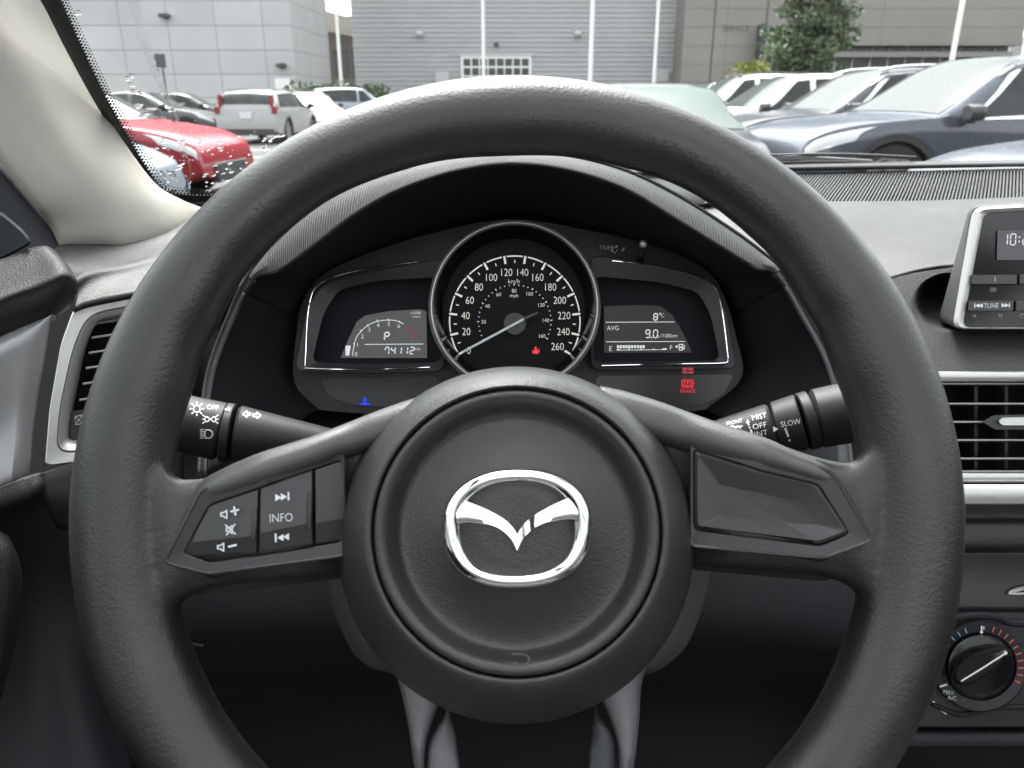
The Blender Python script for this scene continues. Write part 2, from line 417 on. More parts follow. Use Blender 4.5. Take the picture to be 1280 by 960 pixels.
# --- emblem: oval ring with spread wings
rt = rad(-1.8)
def er(rx, ry, d, cy=661, e=2.35): return ell(646.5, cy, rx, ry, d + HZ, 90, e, rt)
m = MB().loft([er(93.5, 75, .3180, 661), er(93.5, 75, .3142, 661), er(90.5, 72, .3127, 661), er(85, 67.5, .3119, 661), er(79, 62.5, .3121, 661), er(73.5, 59, .3134, 660.5), er(71, 57.5, .3146, 660.5), er(70.5, 57.2, .3180, 660.5)])
em = m.build('emblem', M['chrome'], sw, angle=75)
L = [(-76, -42, -5, .3140), (-72, -41, -7, .3126), (-62, -37, -8, .3124), (-44, -29, -6, .3124), (-27, -20, -1, .3124), (-15, -12, 7, .3124), (-6, -3, 17, .3125), (0, 6, 30, .3132)]
wing = MB()
for sgn in (-1, 1):
    rows = []
    for x, u, l, d in cr([q for q in L] and [Vector(q[:3]) for q in L], 4) and [(p.x, p.y, p.z, .3124) for p in cr([Vector(q[:3]) for q in L], 4)]:
        X = 646.5 - sgn * x if sgn > 0 else 646.5 + x
        dy = (X - 646.5) * math.tan(rt)
        yu, yl = 660 + u + dy, 660 + l + dy; h = yl - yu
        rows.append([K(X, yy, dq + HZ) for yy, dq in ((yu - .5, .3180), (yu, .3145), (yu + h * .08, .3129), (yu + h * .36, .31255), (yu + h * .65, .3122), (yu + h * .92, .3119), (yl, .3128), (yl + .5, .3180))])
    wing.grid(rows)
wing.build('emblem_wings', M['chrome'], em, angle=60, face=True)

# --- switch panels on the side spokes
def dcorr(pts, dx=0, dy=0, d=None): return [(x + dx, y + dy, d) for x, y in pts]
def SKp(x, y, d): return K(x, y, d + .0022 + ex(x))
def SK(pts): return [SKp(*p) for p in pts]
class Tilt:
    def __init__(s, d): s.d = d
    def hit(s, x, y): return SKp(x, y, s.d)
def frame(parent, outer, inner, dfo, ddn, drop, name, lipdrop=26):
    o_back = [(x, y + (lipdrop if y > 668 else 0), .3275) for x, y in outer]
    mm = MB().loft([SK(rp(o_back, 10)), SK(rp(dcorr(outer, d=dfo + .004), 10)), SK(rp(dcorr(outer, d=dfo + .0006), 10)), SK(rp([(x * .985 + sum(p[0] for p in outer) / len(outer) * .015, y * .985 + sum(p[1] for p in outer) / len(outer) * .015, dfo) for x, y in outer], 10)),
                    SK(rp(dcorr(inner, d=dfo + .0004), 8)), SK(rp(dcorr(inner, d=drop), 8))], (False, True))
    fr__ = mm.build(name, M['satin'], parent, angle=35)
    glint_bead = SK(rp([(x, y, dfo + .0004) for x, y in outer], 10, 6))  # thin tube added so the frame edge shows a highlight line
    nb = 7; MB().tube(glint_bead[:5 * nb], .0008, 8).build('highlight_bead', M['glint_bead'], fr__)
    glint_bead = SK(rp([(x, y, dfo + .0008) for x, y in inner], 8, 6)); MB().tube(glint_bead[:5 * nb], .00045, 8).build('highlight_bead', M['glint_bead'], fr__)
    return fr__
fo = [(432, 694), (260, 717), (206, 703), (252, 612), (330, 593), (432, 564)]
fi = [(428, 679), (262, 705), (227, 692), (261, 629), (326, 607), (428, 574)]
lf = frame(sw, fo, fi, .3070, 0, .3125, 'switch_frame', 28)
def slab(pts, d0, d1, r=5, inset=1.6, name='button', material=None, parent=None, dome=.0004, bev=.0007):
    cx = sum(p[0] for p in pts) / len(pts); cy = sum(p[1] for p in pts) / len(pts)
    def ins(k):
        out = []
        for p in pts:
            v = Vector((p[0] - cx, p[1] - cy)); out.append((p[0] - v.x / v.length * k, p[1] - v.y / v.length * k))
        return out
    lo = [SK(rp(dcorr(pts, d=d1), r)), SK(rp(dcorr(pts, d=d0 + bev), r)), SK(rp(dcorr(ins(inset * .4), d=d0 + bev * .3), r)), SK(rp(dcorr(ins(inset), d=d0), r))]
    return MB().loft(lo, (False, True)).build(name, material, parent, angle=50)
# faceted rockers: upper face, middle face, lower face each turned a little
def rocker(quad_top, y_a, y_b, parent, name, d=(.3085, .3072, .3068, .3088)):
    """quad given as ((xl,yl_top),(xr,yr_top),(xl,yl_bot),(xr,yr_bot)) ; bands break at fractions y_a,y_b"""
    (x0, t0), (x1, t1), (x2, b0), (x3, b1) = quad_top
    def row(f, dd, ex=0): return [SKp(x0 + (x2 - x0) * f + 2 * u + ( (x1 + (x3 - x1) * f) - (x0 + (x2 - x0) * f) - 4) * u * 0 if u == 0 else x1 + (x3 - x1) * f, (t0 + (b0 - t0) * f) if u == 0 else t1 + (b1 - t1) * f, dd) for u in (0, 1)]
    mm = MB().grid([row(0, .3125), row(0, d[0] + .0004), row(.02, d[0]), row(y_a, d[1]), row(y_b, d[2]), row(.97, d[3]), row(1, d[3] + .0006), row(1, .3125)])
    # close both ends
    n = 8
    mm.f.append(tuple(2 * i for i in range(n))); mm.f.append(tuple(2 * i + 1 for i in reversed(range(n))))
    return mm.build(name, M['button'], parent, angle=14, bevel=.0004)
b1 = rocker(((262, 631), (322.5, 611), (231, 696), (320.5, 692)), .42, .72, sw, 'volume_switch')
b2 = rocker(((326, 609), (390, 588), (324, 691), (390.5, 681)), .42, .70, sw, 'track_switch')
b3 = rocker(((394, 587), (432, 574), (394.5, 680), (432, 676)), .45, .72, sw, 'blank_switch')
for (xa, ya, xb, yb, par) in ((319, 636, 317, 674, b1), (387.5, 616, 386.5, 660, b2)):
    MB().tube(SK([(xa, ya, .3078), (xa - .6, (ya + yb) / 2, .3066), (xb, yb, .3070)]), .0011, 8).build('toggle', M['satin'], par)
k1 = Ink(Tilt(.3070), .0010)
def speaker(k, x, y, s):
    k.stroke([(x - 5 * s, y - 2 * s), (x - 2 * s, y - 2 * s), (x + 2.5 * s, y - 5 * s), (x + 2.5 * s, y + 5 * s), (x - 2 * s, y + 2 * s), (x - 5 * s, y + 2 * s)], 1.7, True)
speaker(k1, 281, 643, 1.0); k1.stroke([(288, 639.5), (299, 637)], 2.4); k1.stroke([(292.5, 633), (294.5, 644)], 2.4)
speaker(k1, 288, 662, 1.0); k1.stroke([(281.5, 656), (295, 668)], 1.9); k1.stroke([(294, 655), (283, 669)], 1.7)
speaker(k1, 277, 684, 1.0); k1.stroke([(285, 683.5), (296, 681)], 2.4)
k1.build('volume_symbols', M['white'], b1)
k2 = Ink(Tilt(.3068), .0010)
def tri(k, x, y, s, dr): k.poly([(x - 4 * s * dr, y - 4.6 * s), (x + 4 * s * dr, y), (x - 4 * s * dr, y + 4.6 * s)])
tri(k2, 348, 622, 1, 1); tri(k2, 355, 621, 1, 1); k2.stroke([(360.5, 615), (360.8, 625.5)], 2.2)
k2.text('INFO', 351.5, 647, 10.5, .86, 3)
tri(k2, 357.5, 671, .95, -1); tri(k2, 350.5, 672, .95, -1); k2.stroke([(344.5, 667), (344.8, 677.5)], 2.2)
k2.build('track_lettering', M['white'], b2)

fo = [(862, 682), (1030, 697), (1091, 675), (1040, 590), (960, 568), (862, 546)]
fi = [(866, 664), (1026, 684), (1064, 668), (1024, 604), (950, 586), (866, 560)]
frame(sw, fo, fi, .3070, 0, .3125, 'spoke_frame', 30)
# blank panel with a shallow faceted recess
def loopd(pts, d, r): return KK(rp(dcorr(pts, d=d), r))
def loops_(pts, d, r): return SK(rp(dcorr(pts, d=d), r))
A = [(868, 655), (1024, 680), (1061, 665), (1021, 606), (950, 589), (868, 563)]
B = [(872, 657), (1022, 676), (1056, 664), (1018, 608), (950, 592), (872, 568)]
Cc = [(900, 644), (985, 654), (1021, 656), (1007, 631), (950, 616), (899, 606)]
MB().loft([loops_(A, .3160, 5), loops_(A, .3080, 5), loops_(B, .3070, 5), loops_(Cc, .3100, 3)], (False, True)).build('blank_panel', M['button'], sw, angle=16)

# --- lower spoke: two satin legs with a dark gap
def leg(secs, mtl, name):
    L = []
    for y, x0, x1, d in secs:
        L.append([(x0, y, d + .012), (x0, y, d + .002), (x0 + (x1 - x0) * .12, y, d), (x0 + (x1 - x0) * .5, y, d - .0012), (x0 + (x1 - x0) * .88, y, d), (x1, y, d + .002), (x1, y, d + .012)])
    cols = [cr(c, 4) for c in zip(*L)]
    MB().loft([[K(*p) for p in r] for r in zip(*cols)], (True, True)).build(name, mtl, sw, angle=50)
leg([(800, 478, 560, .352), (850, 497, 560, .350), (900, 509, 541, .346), (940, 515, 531, .342), (1000, 524, 533, .336), (1100, 540, 545, .330)], M['leg'], 'lower_spoke')
leg([(860, 553, 562, .352), (890, 557, 562, .350), (915, 543, 569, .3465), (940, 535, 572, .3425), (1000, 536, 581, .336), (1100, 550, 600, .330)], M['leg'], 'lower_spoke')
leg([(800, 740, 822, .352), (850, 742, 803, .350), (900, 763, 799, .346), (940, 773, 795, .342), (1000, 770, 786, .336), (1100, 755, 770, .330)], M['leg'], 'lower_spoke')
leg([(860, 740, 749, .352), (890, 740, 748, .350), (915, 738, 765, .3465), (940, 735, 770, .3425), (1000, 731, 768, .336), (1100, 715, 752, .330)], M['bezelgrey'], 'lower_spoke')

# ================================================================== column and stalks
sc = thing('steering_column', 'dark grey steering column cover behind the wheel hub', 'steering column', K(646, 780, .42))
top = [(405, 640), (410, 735), (428, 790), (450, 825), (500, 843), (646, 850), (795, 845), (845, 822), (870, 782), (888, 715), (892, 640), (800, 560), (646, 540), (500, 560)]
def scl(pts, k, c=(646, 700)): return [(c[0] + (x - c[0]) * k, c[1] + (y - c[1]) * k) for x, y in pts]
MB().loft([KK(cr([(x, y, d) for x, y in scl(top, k)], 6, True)) for k, d in ((.90, .372), (.97, .376), (1.0, .385), (.98, .42), (.93, .50), (.80, .62))], (True, True)).build('lower_cowl', M['greyplastic'], sc)

def stalk(name, label, pts, rads, mtls):
    pass
ls = thing('light_stalk', 'left column stalk with headlamp and turn arrows printed in white', 'stalk', K(300, 535, .40))
def cyl(name, a, b, ra, rb, mtl, par, cap=.0015, seg=48):
    ax = (b - a); L = ax.length
    MB().lathe(a, ax, [(ra - cap, 0), (ra, cap)] + [(ra + (rb - ra) * q, cap + (L - 2 * cap) * q) for q in (.25, .5, .75)] + [(rb, L - cap), (rb - cap, L)], seg).build(name, mtl, par, angle=30)
    return Cyl(a, b, ra, rb)
d0 = .385; kx = d0 / F
P0, P1, P2, P3 = K(196, 522, .383), K(279, 540, .390), K(293, 542, .391), K(470, 566, .410)
r0 = 36 * kx
c1 = cyl('light_knob', P0, P1, 35 * kx, 37 * kx, M['stalk'], ls)
cyl('knob_ring', K(279.6, 540.2, .39), K(290, 541.5, .3908), 37.6 * kx, 37.6 * kx, M['stalk'], ls, .0005)
c3 = cyl('stalk_arm', P2, P3, 36.5 * kx, 17 * kx, M['stalk'], ls)
k = Ink(c1, .0004)
cx, cy = 246, 511
k.arc(cx, cy, 4.2, 0, 360, 1.3, 20)
for a in range(0, 360, 45): k.stroke([(cx + 6 * math.cos(rad(a)), cy + 6 * math.sin(rad(a))), (cx + 9 * math.cos(rad(a)), cy + 9 * math.sin(rad(a)))], 1.4)
k.text('OFF', 266, 509, 5.6, 1.05, -4)
for sx in (-1, 1):
    k.arc(263 + sx * 3.6, 524, 3.2, 90 if sx < 0 else -90, 270 if sx < 0 else 90, 1.2, 10); k.stroke([(263 + sx * 3.6, 521), (263 + sx * .3, 524), (263 + sx * 3.6, 527)], 1.2)
    for dy in (-4.5, 0, 4.5): k.stroke([(263 + sx * 6.5, 524 + dy * .7), (263 + sx * 10, 524 + dy * 1.2)], 1.2)
k.arc(260, 542.5, 5.8, -90, 90, 1.4, 12, 5.2); k.stroke([(260, 537.3), (257.5, 537.3), (256, 540), (256, 545), (257.5, 547.7), (260, 547.7)], 1.4)
for dy in range(5): k.stroke([(250, 537.5 + dy * 2.5), (255, 536.5 + dy * 2.7)], 1.0)
k.build('light_symbols', M['white'], ls)
k = Ink(c3, .0004)
for x, sx in ((308.5, -1), (321, 1)):
    y = 517.5 + (x - 308) * .12
    k.stroke([(x - sx * 4.5, y - 1.6), (x, y - 1.6), (x, y - 4), (x + sx * 5, y), (x, y + 4), (x, y + 1.6), (x - sx * 4.5, y + 1.6)], 1.2, True)
k.poly([(280.5, 511.5), (287, 509.5), (286.5, 514)])
k.build('turn_arrows', M['white'], ls)

ws = thing('wiper_stalk', 'right column stalk with MIST OFF INT wiper settings printed in white', 'stalk', K(990, 520, .40))
Q0, Q1, Q2, Q3, Q4 = K(860, 567, .405), K(969, 535, .392), K(1002, 527.5, .388), K(1016, 524, .387), K(1078, 512.5, .381)
c1 = cyl('stalk_arm', Q0, Q1, 30 * kx, 33 * kx, M['stalk'], ws)
c2 = cyl('speed_ring', Q1 + (Q2 - Q1) * .03, Q2, 33.5 * kx, 36 * kx, M['stalk'], ws, .0008)
cyl('knob_ring', Q2 + (Q3 - Q2) * .06, Q3, 36.5 * kx, 37 * kx, M['stalk'], ws, .0006)
cyl('end_knob', Q3 + (Q4 - Q3) * .02, Q4, 37.3 * kx, 38 * kx, M['stalk'], ws, .002)
k = Ink(c1, .0004)
k.text('FRONT', 918, 527.5, 4.6, .95, 14, shear=.15); k.text('MIST', 949, 520.5, 6.4, .98, 12); k.text('OFF', 949.5, 532, 6.6, 1.1, 11); k.text('INT', 951.5, 541.5, 6.6, 1.1, 10)
k.poly([(932.5, 529), (934.5, 524), (937, 528)]); k.stroke([(935, 528), (936, 532)], 1.4); k.disc(937, 534.5, 1.0); k.stroke([(938.5, 537), (940.5, 545)], 2.6)
for x in (915.5, 922.5): k.arc(x, 535.5, 3, 0, 180, 1.2, 10)
k.stroke([(911, 536), (928, 532.5)], 1.2)
k.poly([(966, 533), (973, 536), (967, 540)])
k.build('wiper_lettering', M['white'], ws)
k = Ink(c2, .0004); k.text('SLOW', 988.5, 528.5, 6.6, .95, 10); k.stroke([(981.5, 535), (985.5, 546)], 2.6); k.disc(987, 550.5, 1.6)
k.build('speed_lettering', M['white'], ws)
# ================================================================== instrument binnacle
bn = thing('instrument_hood', 'dark curved hood with ribbed brow shading the gauges', 'instrument hood', K(640, 400, .5))
O = [(250, 600), (258, 480), (288, 392), (311, 346), (343, 304), (385, 264), (440, 232), (500, 211), (570, 197), (640, 191), (710, 196), (780, 214), (845, 245), (910, 286), (950, 315), (974, 337), (1003, 384), (1047, 474), (1066, 600)]
Mm = [(256, 600), (264, 480), (294, 394), (319, 350), (352, 338), (392, 309), (446, 268), (500, 238), (570, 215), (640, 206), (710, 214), (780, 237), (842, 274), (900, 310), (944, 336), (967, 343), (996, 386), (1039, 474), (1056, 600)]
Rr = [(398, 512), (368, 478), (370, 420), (378, 378), (402, 345), (440, 325), (500, 303), (555, 288), (600, 278), (640, 274), (685, 278), (730, 287), (780, 297), (840, 315), (885, 340), (905, 370), (920, 420), (927, 472), (882, 512)]
dO = [.46, .485, .49, .483, .479, .476, .474, .473, .472, .472, .472, .473, .474, .476, .479, .483, .49, .485, .46]
dM = [.458, .482, .486, .478, .465, .459, .456, .455, .454, .454, .454, .455, .456, .459, .465, .478, .486, .482, .458]
def sm(P, dd, per=8): return cr([(p[0], p[1], d) for p, d in zip(P, dd)], per)
lo, lm = sm(O, dO), sm(Mm, dM)
lr = sm(Rr, [.5532] * 19)
# shell going back to the dash and the dark lip under the brow
back = [(x, y, d) for (x, y, d) in [tuple(p) for p in lo]]
def tow(p, dy, dz): return K(*p) + Vector((0, dy, dz))
MB().grid([KK(lo), [tow(p, .004, -.0005) + Vector((0, 0, 0)) for p in lo], [tow(p, .05, -.003) for p in lo], [tow(p, .13, -.009) for p in lo], [tow(p, .25, -.019) for p in lo], [tow(p, .40, -.046) for p in lo]]).build('hood_shell', M['hoodtop'], bn, face=True, solid=.002)
i0, i1 = 3 * 8, 15 * 8
rows = []
for f, bul in ((0, 0), (.08, .0016), (.3, .003), (.6, .003), (.9, .0016), (1, 0)):
    rows.append([K(*(lo[i] * (1 - f) + lm[i] * f)) - FW * bul for i in range(i0, i1 + 1)])
br = MB().grid(rows)
# ribs across the brow
ribs = MB()
def brow(s, f, lift):
    x = i0 + s * (i1 - i0); i = min(int(x), i1 - 1); q = x - i
    a = lo[i] * (1 - q) + lo[i + 1] * q; b = lm[i] * (1 - q) + lm[i + 1] * q
    bul = .0033 * math.sin(math.pi * min(1, max(0, f))) ** .6
    return K(*(a * (1 - f) + b * f)) - FW * (bul + lift)
N = 190
for n in range(N):
    s = .012 + .976 * n / N; w = .0018
    sl = .010 if s < .5 else -.010
    vs = []
    for f in (.16, .35, .6, .92):
        for ds, li in ((-w, .0001), (0, .00042), (w, .0001)): vs.append(brow(min(.999, max(0, s + ds - sl * (f - .5) * 2)), f, li))
    ribs.add(vs, [(i * 3 + j, i * 3 + j + 1, i * 3 + j + 4, i * 3 + j + 3) for i in range(3) for j in range(2)])
bp = br.build('brow_trim', M['brow'], bn, face=True, angle=60)
ribs.build('brow_ribs', M['brow'], bp, face=True, angle=20)
# inner surfaces: visor underside + side faces
def face_rows(a, b): return [[K(*(a[i] * (1 - f) + b[i] * f)) for i in range(len(a))] for f in (0, .04, .15, .35, .6, .85, 1)]
lm2 = [Vector(p) for p in lm]
lay = face_rows(lm2, lr)
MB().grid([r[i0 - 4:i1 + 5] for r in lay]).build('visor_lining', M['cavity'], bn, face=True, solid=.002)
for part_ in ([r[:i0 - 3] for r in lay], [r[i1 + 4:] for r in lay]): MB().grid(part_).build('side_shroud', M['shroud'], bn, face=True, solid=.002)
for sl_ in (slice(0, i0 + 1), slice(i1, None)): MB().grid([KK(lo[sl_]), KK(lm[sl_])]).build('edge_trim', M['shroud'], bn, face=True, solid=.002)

# ================================================================== cluster
cl = thing('instrument_cluster', 'lit gauge cluster with round speedometer between two small displays', 'instrument cluster', K(643, 420, .55))
D0 = .540
DP = .5535
MB().loft([KK(cr([(x, y, DP) for x, y in Rr] + [(640, 520, DP)], 6, True)), KK(cr([(x, y, DP + .02) for x, y in Rr] + [(640, 520, DP + .02)], 6, True))], (True, True)).build('back_panel', M['shroud'], cl)
# lower curved lip line of the recess
def bezel(outer, inner, name, line1, line2, din=.566):
    o1 = rp(dcorr(outer, d=DP - .0005), 14, 6); o2 = rp(dcorr(outer, d=D0 - .006), 14, 6); i1_ = rp(dcorr(inner, d=D0 - .004), 12, 6); i2_ = rp(dcorr(inner, d=DP - .0008), 12, 6)
    b = MB().loft([KK(o1), KK(o2), KK(rp(dcorr([(x * .994 + sum(p[0] for p in outer) / len(outer) * .006, y * .99 + sum(p[1] for p in outer) / len(outer) * .01) for x, y in outer], d=D0 - .0072), 13, 6)), KK(i1_)]).build(name, M['bezelgrey'], cl, angle=50)
    MB().loft([KK(i1_), KK(i2_)], (False, True)).build('display_well', M['cavity'], b)
    for ln in (line1, line2):
        MB().tube(KK(cr([(x, y, D0 - .0074) for x, y in ln], 6)), .00055, 8).build('bright_line', M['chrome'], b)
    return b
lb = bezel([(555, 322), (470, 338), (405, 354), (384, 384), (374, 436), (368, 464), (460, 466), (556, 464)],
           [(552, 346), (472, 351), (423, 362), (404, 392), (395, 430), (390, 453), (462, 455), (552, 453)], 'tachometer_bezel',
           [(381, 458), (382, 440), (384, 400), (388, 374), (396, 358), (420, 345), (470, 334), (522, 327)], [(381, 460), (420, 461.5), (470, 461.5), (537, 459)])
rb = bezel([(738, 318), (820, 331), (890, 350), (906, 384), (916, 436), (922, 461), (840, 462), (738, 462)],
           [(742, 345), (820, 352), (872, 364), (888, 392), (896, 430), (900, 450), (830, 452), (742, 452)], 'trip_bezel',
           [(765, 326), (800, 330), (845, 338), (880, 350), (896, 362), (902, 385), (907, 420), (910, 448)], [(752, 457), (810, 455.5), (860, 454.5), (905, 453.5), (910, 449)])
pd = DP - .003
sl = Pl(480, 420, pd)
L1 = [(425.5, 447.5), (435, 425), (446, 402), (456, 394.5), (485, 389), (525, 386.5), (533, 389), (534, 447.5)]
lcd = MB().loft([KK([(x, y, pd + .002) for x, y in L1]), KK([(x, y, pd) for x, y in L1])], (True, True)).build('tachometer_display', M['lcd'], cl, smooth=False)
k = Ink(sl, .0008)
arc = cr([(440.5, 444.5), (442.5, 432), (446, 421), (452, 413.5), (459.5, 407), (471, 401.8), (485.5, 400), (497, 401.5), (504.5, 405)] and [(x, y, 0) for x, y in [(440.5, 444.5), (442.5, 432), (446, 421), (452, 413.5), (459.5, 407), (471, 401.8), (485.5, 400), (497, 401.5), (504.5, 405)]], 4)
k.stroke([(p.x, p.y) for p in arc], .9)
for x, y in ((442.8, 431), (451, 414), (460, 407), (472, 401.5), (486, 400), (500, 403)): k.stroke([(x - 1, y - 2.2), (x + .6, y + 1.2)], .9)
for s_, x, y in (('0', 445, 442.5), ('1', 447, 430.5), ('2', 453, 420.5), ('3', 461.5, 412), ('4', 472.5, 406.5), ('5', 486, 404.8), ('6', 498.5, 407.5)): k.text(s_, x, y, 5.2, 1.0)
k.poly([(432, 432), (438.5, 432), (436.5, 444.5), (432, 444.5)])
k.stroke([(456, 430.5), (529, 430)], .9); k.text('km', 521.5, 435.8, 4.2, 1.1); k.text('x1000', 519.5, 391, 3.6, 1.0); k.text('r/min', 520.5, 395.6, 3.4, 1.0)
k.seg('P', 480.5, 415.5, 9.5, 5.6, 2, 1.7, .05); k.seg('74112', 481, 434, 8.4, 4.6, 3.2, 1.4, .1)
k.build('tachometer_digits', M['lit'], lcd)
k = Ink(sl, .0008); k.stroke([(507, 407), (512, 411), (518, 416), (522, 422)], 1.1); k.text('7', 508.5, 414, 5, 1); k.text('8', 516.5, 421.5, 5, 1)
k.build('red_zone', M['reddim'], lcd)
R1 = [(755, 441), (755, 383), (800, 381), (825, 382.5), (840, 393), (850, 409), (860, 428), (865, 441)]
lcd2 = MB().loft([KK([(x, y, pd + .002) for x, y in R1]), KK([(x, y, pd) for x, y in R1])], (True, True)).build('trip_display', M['lcddark'], cl, smooth=False)
k = Ink(Pl(810, 420, pd), .0008)
k.stroke([(757, 402.8), (843, 402.4)], .8); k.stroke([(757.5, 427.3), (856, 426.8)], .8)
k.text('AVG', 766, 410, 5.6, .95); k.seg('8', 817, 392, 8, 4.6, 2, 1.4, .05); k.text('C', 828.3, 394, 4.6, 1.0); k.arc(825, 392, 1, 0, 360, .6, 10)
k.seg('9.0', 807, 412.5, 9.5, 5, 1.6, 1.4, .05); k.text('L/100km', 834.5, 419.5, 4.8, 1.05)
k.text('E', 763.5, 435.5, 6.2, 1.0); k.text('F', 839, 434.5, 6.2, 1.0)
for i in range(10): k.poly([(771.2 + 3.55 * i, 431.5), (773.9 + 3.55 * i, 431.5), (773.9 + 3.55 * i, 435.2), (771.2 + 3.55 * i, 435.2)])
k.stroke([(771, 437.7), (833, 437)], .7); k.stroke([(828, 436.2), (833.5, 436.2)], 1.7); k.stroke([(771, 437), (775, 437)], 1.6)
for x in (786, 801.5, 817): k.stroke([(x - .9, 436.4), (x + .9, 436.4)], 1.6)
k.poly([(847, 431), (847, 435.5), (843.5, 433.2)])
k.stroke([(849, 430.5), (853, 430.5), (853, 437.5), (849, 437.5)], 1.1, True); k.stroke([(849, 434), (853, 434)], 1.6); k.stroke([(853.5, 433), (855, 437), (856, 432.5), (854, 430.5)], .8)
k.build('trip_digits', M['lit'], lcd2)

# --- speedometer
sp = MB().loft([ell(643, 384, 108, 108, .545), ell(643, 382.5, 107.6, 107.6, .520), ell(643, 382, 106.8, 106.8, .5155), ell(643, 382, 104, 104, .514), ell(643, 382, 101.4, 101.4, .5155), ell(643, 382.3, 100.6, 100.6, .519)]).build('speedometer_ring', M['satingrey'], cl, angle=60)
MB().loft([ell(643, 382.3, 100.6, 100.6, .519), ell(643, 383, 97, 97, .526), ell(643, 385, 92.5, 92.5, .533), ell(643, 387, 88.5, 88.5, .5385)]).build('inner_wall', M['gloss'], sp, angle=60)
MB().tube([K(643 + 103.8 * math.cos(a), 382 - 103.8 * math.sin(a), .5138) for a in [2 * math.pi * q / 96 for q in range(96)]], .0006, 8, closed=True).build('bright_ring', M['silver'], sp)
dd = .5385
dl = MB().loft([ell(643, 387, 89.5, 89.5, dd + .003), ell(643, 387, 89.5, 89.5, dd)], (True, True)).build('speedometer', M['dialface'], cl, angle=30)
dp = Pl(643, 400, dd - .0004)
CX, CY = 643.5, 401.5
def ang(v): return 90 + (130 - v) / 20 * 18.55
def pol(r, a): return (CX + r * math.cos(rad(a)), CY - r * math.sin(rad(a)))
k = Ink(dp, .0003)
for v in range(0, 261, 20):
    a = ang(v)
    k.stroke([pol(82.5, a), pol(72.5, a)], 2.6)
    if v < 260: k.arc(CX, CY, 81.5, ang(v) - 2.5, ang(v + 20) + 2.5, 1.7, 8)
k.arc(CX, CY, 81.5, ang(0) + 4, ang(0) + 26, 1.5, 8); k.arc(CX, CY, 81.5, ang(260) - 4, ang(260) - 26, 1.5, 8)
for v in range(10, 260, 20): k.stroke([pol(76.5, ang(v)), pol(72.5, ang(v))], 1.3)
for v in range(0, 261, 20):
    a = ang(v); q = pol(62.0 if v not in (100, 120, 140, 160) else 62, a)
    if v == 0: q = (586, 438)
    k.text(str(v), q[0], q[1], 9.3, .82)
k.text('km/h', 642.5, 351.5, 5.2, 1.0)
def angm(m): return ang(m * 1.6093)
for m in range(0, 165, 5):
    r1 = 45.5; k.stroke([pol(47.0 if m % 20 == 0 else 46, angm(m)), pol(44.6, angm(m))], 1.2)
for m in range(20, 161, 20):
    q = pol(39.0, angm(m)); k.text(str(m), q[0], q[1] + (1 if m == 80 else 0), 4.6, .95)
k.text('mph', 642.5, 369.3, 4.2, 1.05)
k.build('speed_numerals', M['tick'], dl)
MB().loft([ell(643.5, 404.5, 15.5, 15.5, dd), ell(643.5, 404.5, 15.5, 15.5, dd - .003), ell(643.5, 404.5, 13.5, 13.5, dd - .004)], (True, True)).build('needle_cap', M['satin'], dl)
nd = [(672.5, 389.3), (671.8, 391.9), (656.5, 399.5), (580, 440.6), (577.5, 440.2), (579, 438), (655, 397)]
ndl = MB().loft([KK([(x, y, dd - .0055) for x, y in nd]), KK([(x, y, dd - .0068) for x, y in nd])], (True, True)).build('needle', M['white'], dl, smooth=False)
nt_ = [(672.8, 389), (672, 392.2), (655.5, 400.4), (653.8, 396.8)]
MB().loft([KK([(x, y, dd - .0050) for x, y in nt_]), KK([(x, y, dd - .0074) for x, y in nt_])], (True, True)).build('needle_tail', M['satin'], ndl, smooth=False)
def sitter(k, x, y, s):
    k.disc(x - .5 * s, y - 3.6 * s, 1.5 * s); k.poly([(x - 1.8 * s, y - 1.8 * s), (x + 1.6 * s, y - 1.8 * s), (x + 3.6 * s, y + 3.6 * s), (x - 3.4 * s, y + 3.6 * s)])
    k.stroke([(x - 4 * s, y - 1 * s), (x - 4 * s, y + 3 * s)], 1.1); k.stroke([(x + 3 * s, y - 2.6 * s), (x + 4.2 * s, y + 1.5 * s)], 1.1)
k = Ink(dp, .0003); sitter(k, 670, 438.5, 1.0); k.build('belt_warning', M['red'], dl)
# --- warning lamp strips under the displays
wl = MB().loft([loopd([(400, 474), (548, 470), (540, 512), (440, 506), (412, 496)], DP - .0004, 8), loopd([(400, 474), (548, 470), (540, 512), (440, 506), (412, 496)], DP - .002, 8)], (True, True)).build('warning_strip', M['greyplastic'], cl)
wr = MB().loft([loopd([(744, 470), (918, 468), (905, 492), (880, 506), (744, 512)], DP - .0004, 8), loopd([(744, 470), (918, 468), (905, 492), (880, 506), (744, 512)], DP - .002, 8)], (True, True)).build('warning_strip', M['lens'], cl)
k = Ink(Pl(456, 500, DP - .0022), .0004)
k.stroke([(455.5, 497), (455.5, 504)], 2); k.stroke([(455.5, 498.5), (459, 498.5)], 1.2); k.stroke([(455.5, 501), (459, 501)], 1.2); k.stroke([(450, 505.5), (453, 504.8), (456, 506), (459, 504.8), (462, 505.5)], 1.8); k.disc(455.5, 504, 1.8)
k.build('coolant_lamp', M['blue'], wl)
k = Ink(Pl(860, 480, DP - .0022), .0004)
k.arc(859.5, 479.5, 4.4, 0, 360, 1.3, 20); k.arc(859.5, 479.5, 7.2, 130, 230, 1.3, 10); k.arc(859.5, 479.5, 7.2, -50, 50, 1.3, 10); k.stroke([(859.5, 476.5), (859.5, 480.5)], 1.5); k.disc(859.5, 482.3, .9)
k.text('BRAKE', 859.5, 488.5, 4.6, .95)
k.build('brake_lamp', M['red'], wr)
k = Ink(Pl(860, 463, D0 - .0074), .0006); 
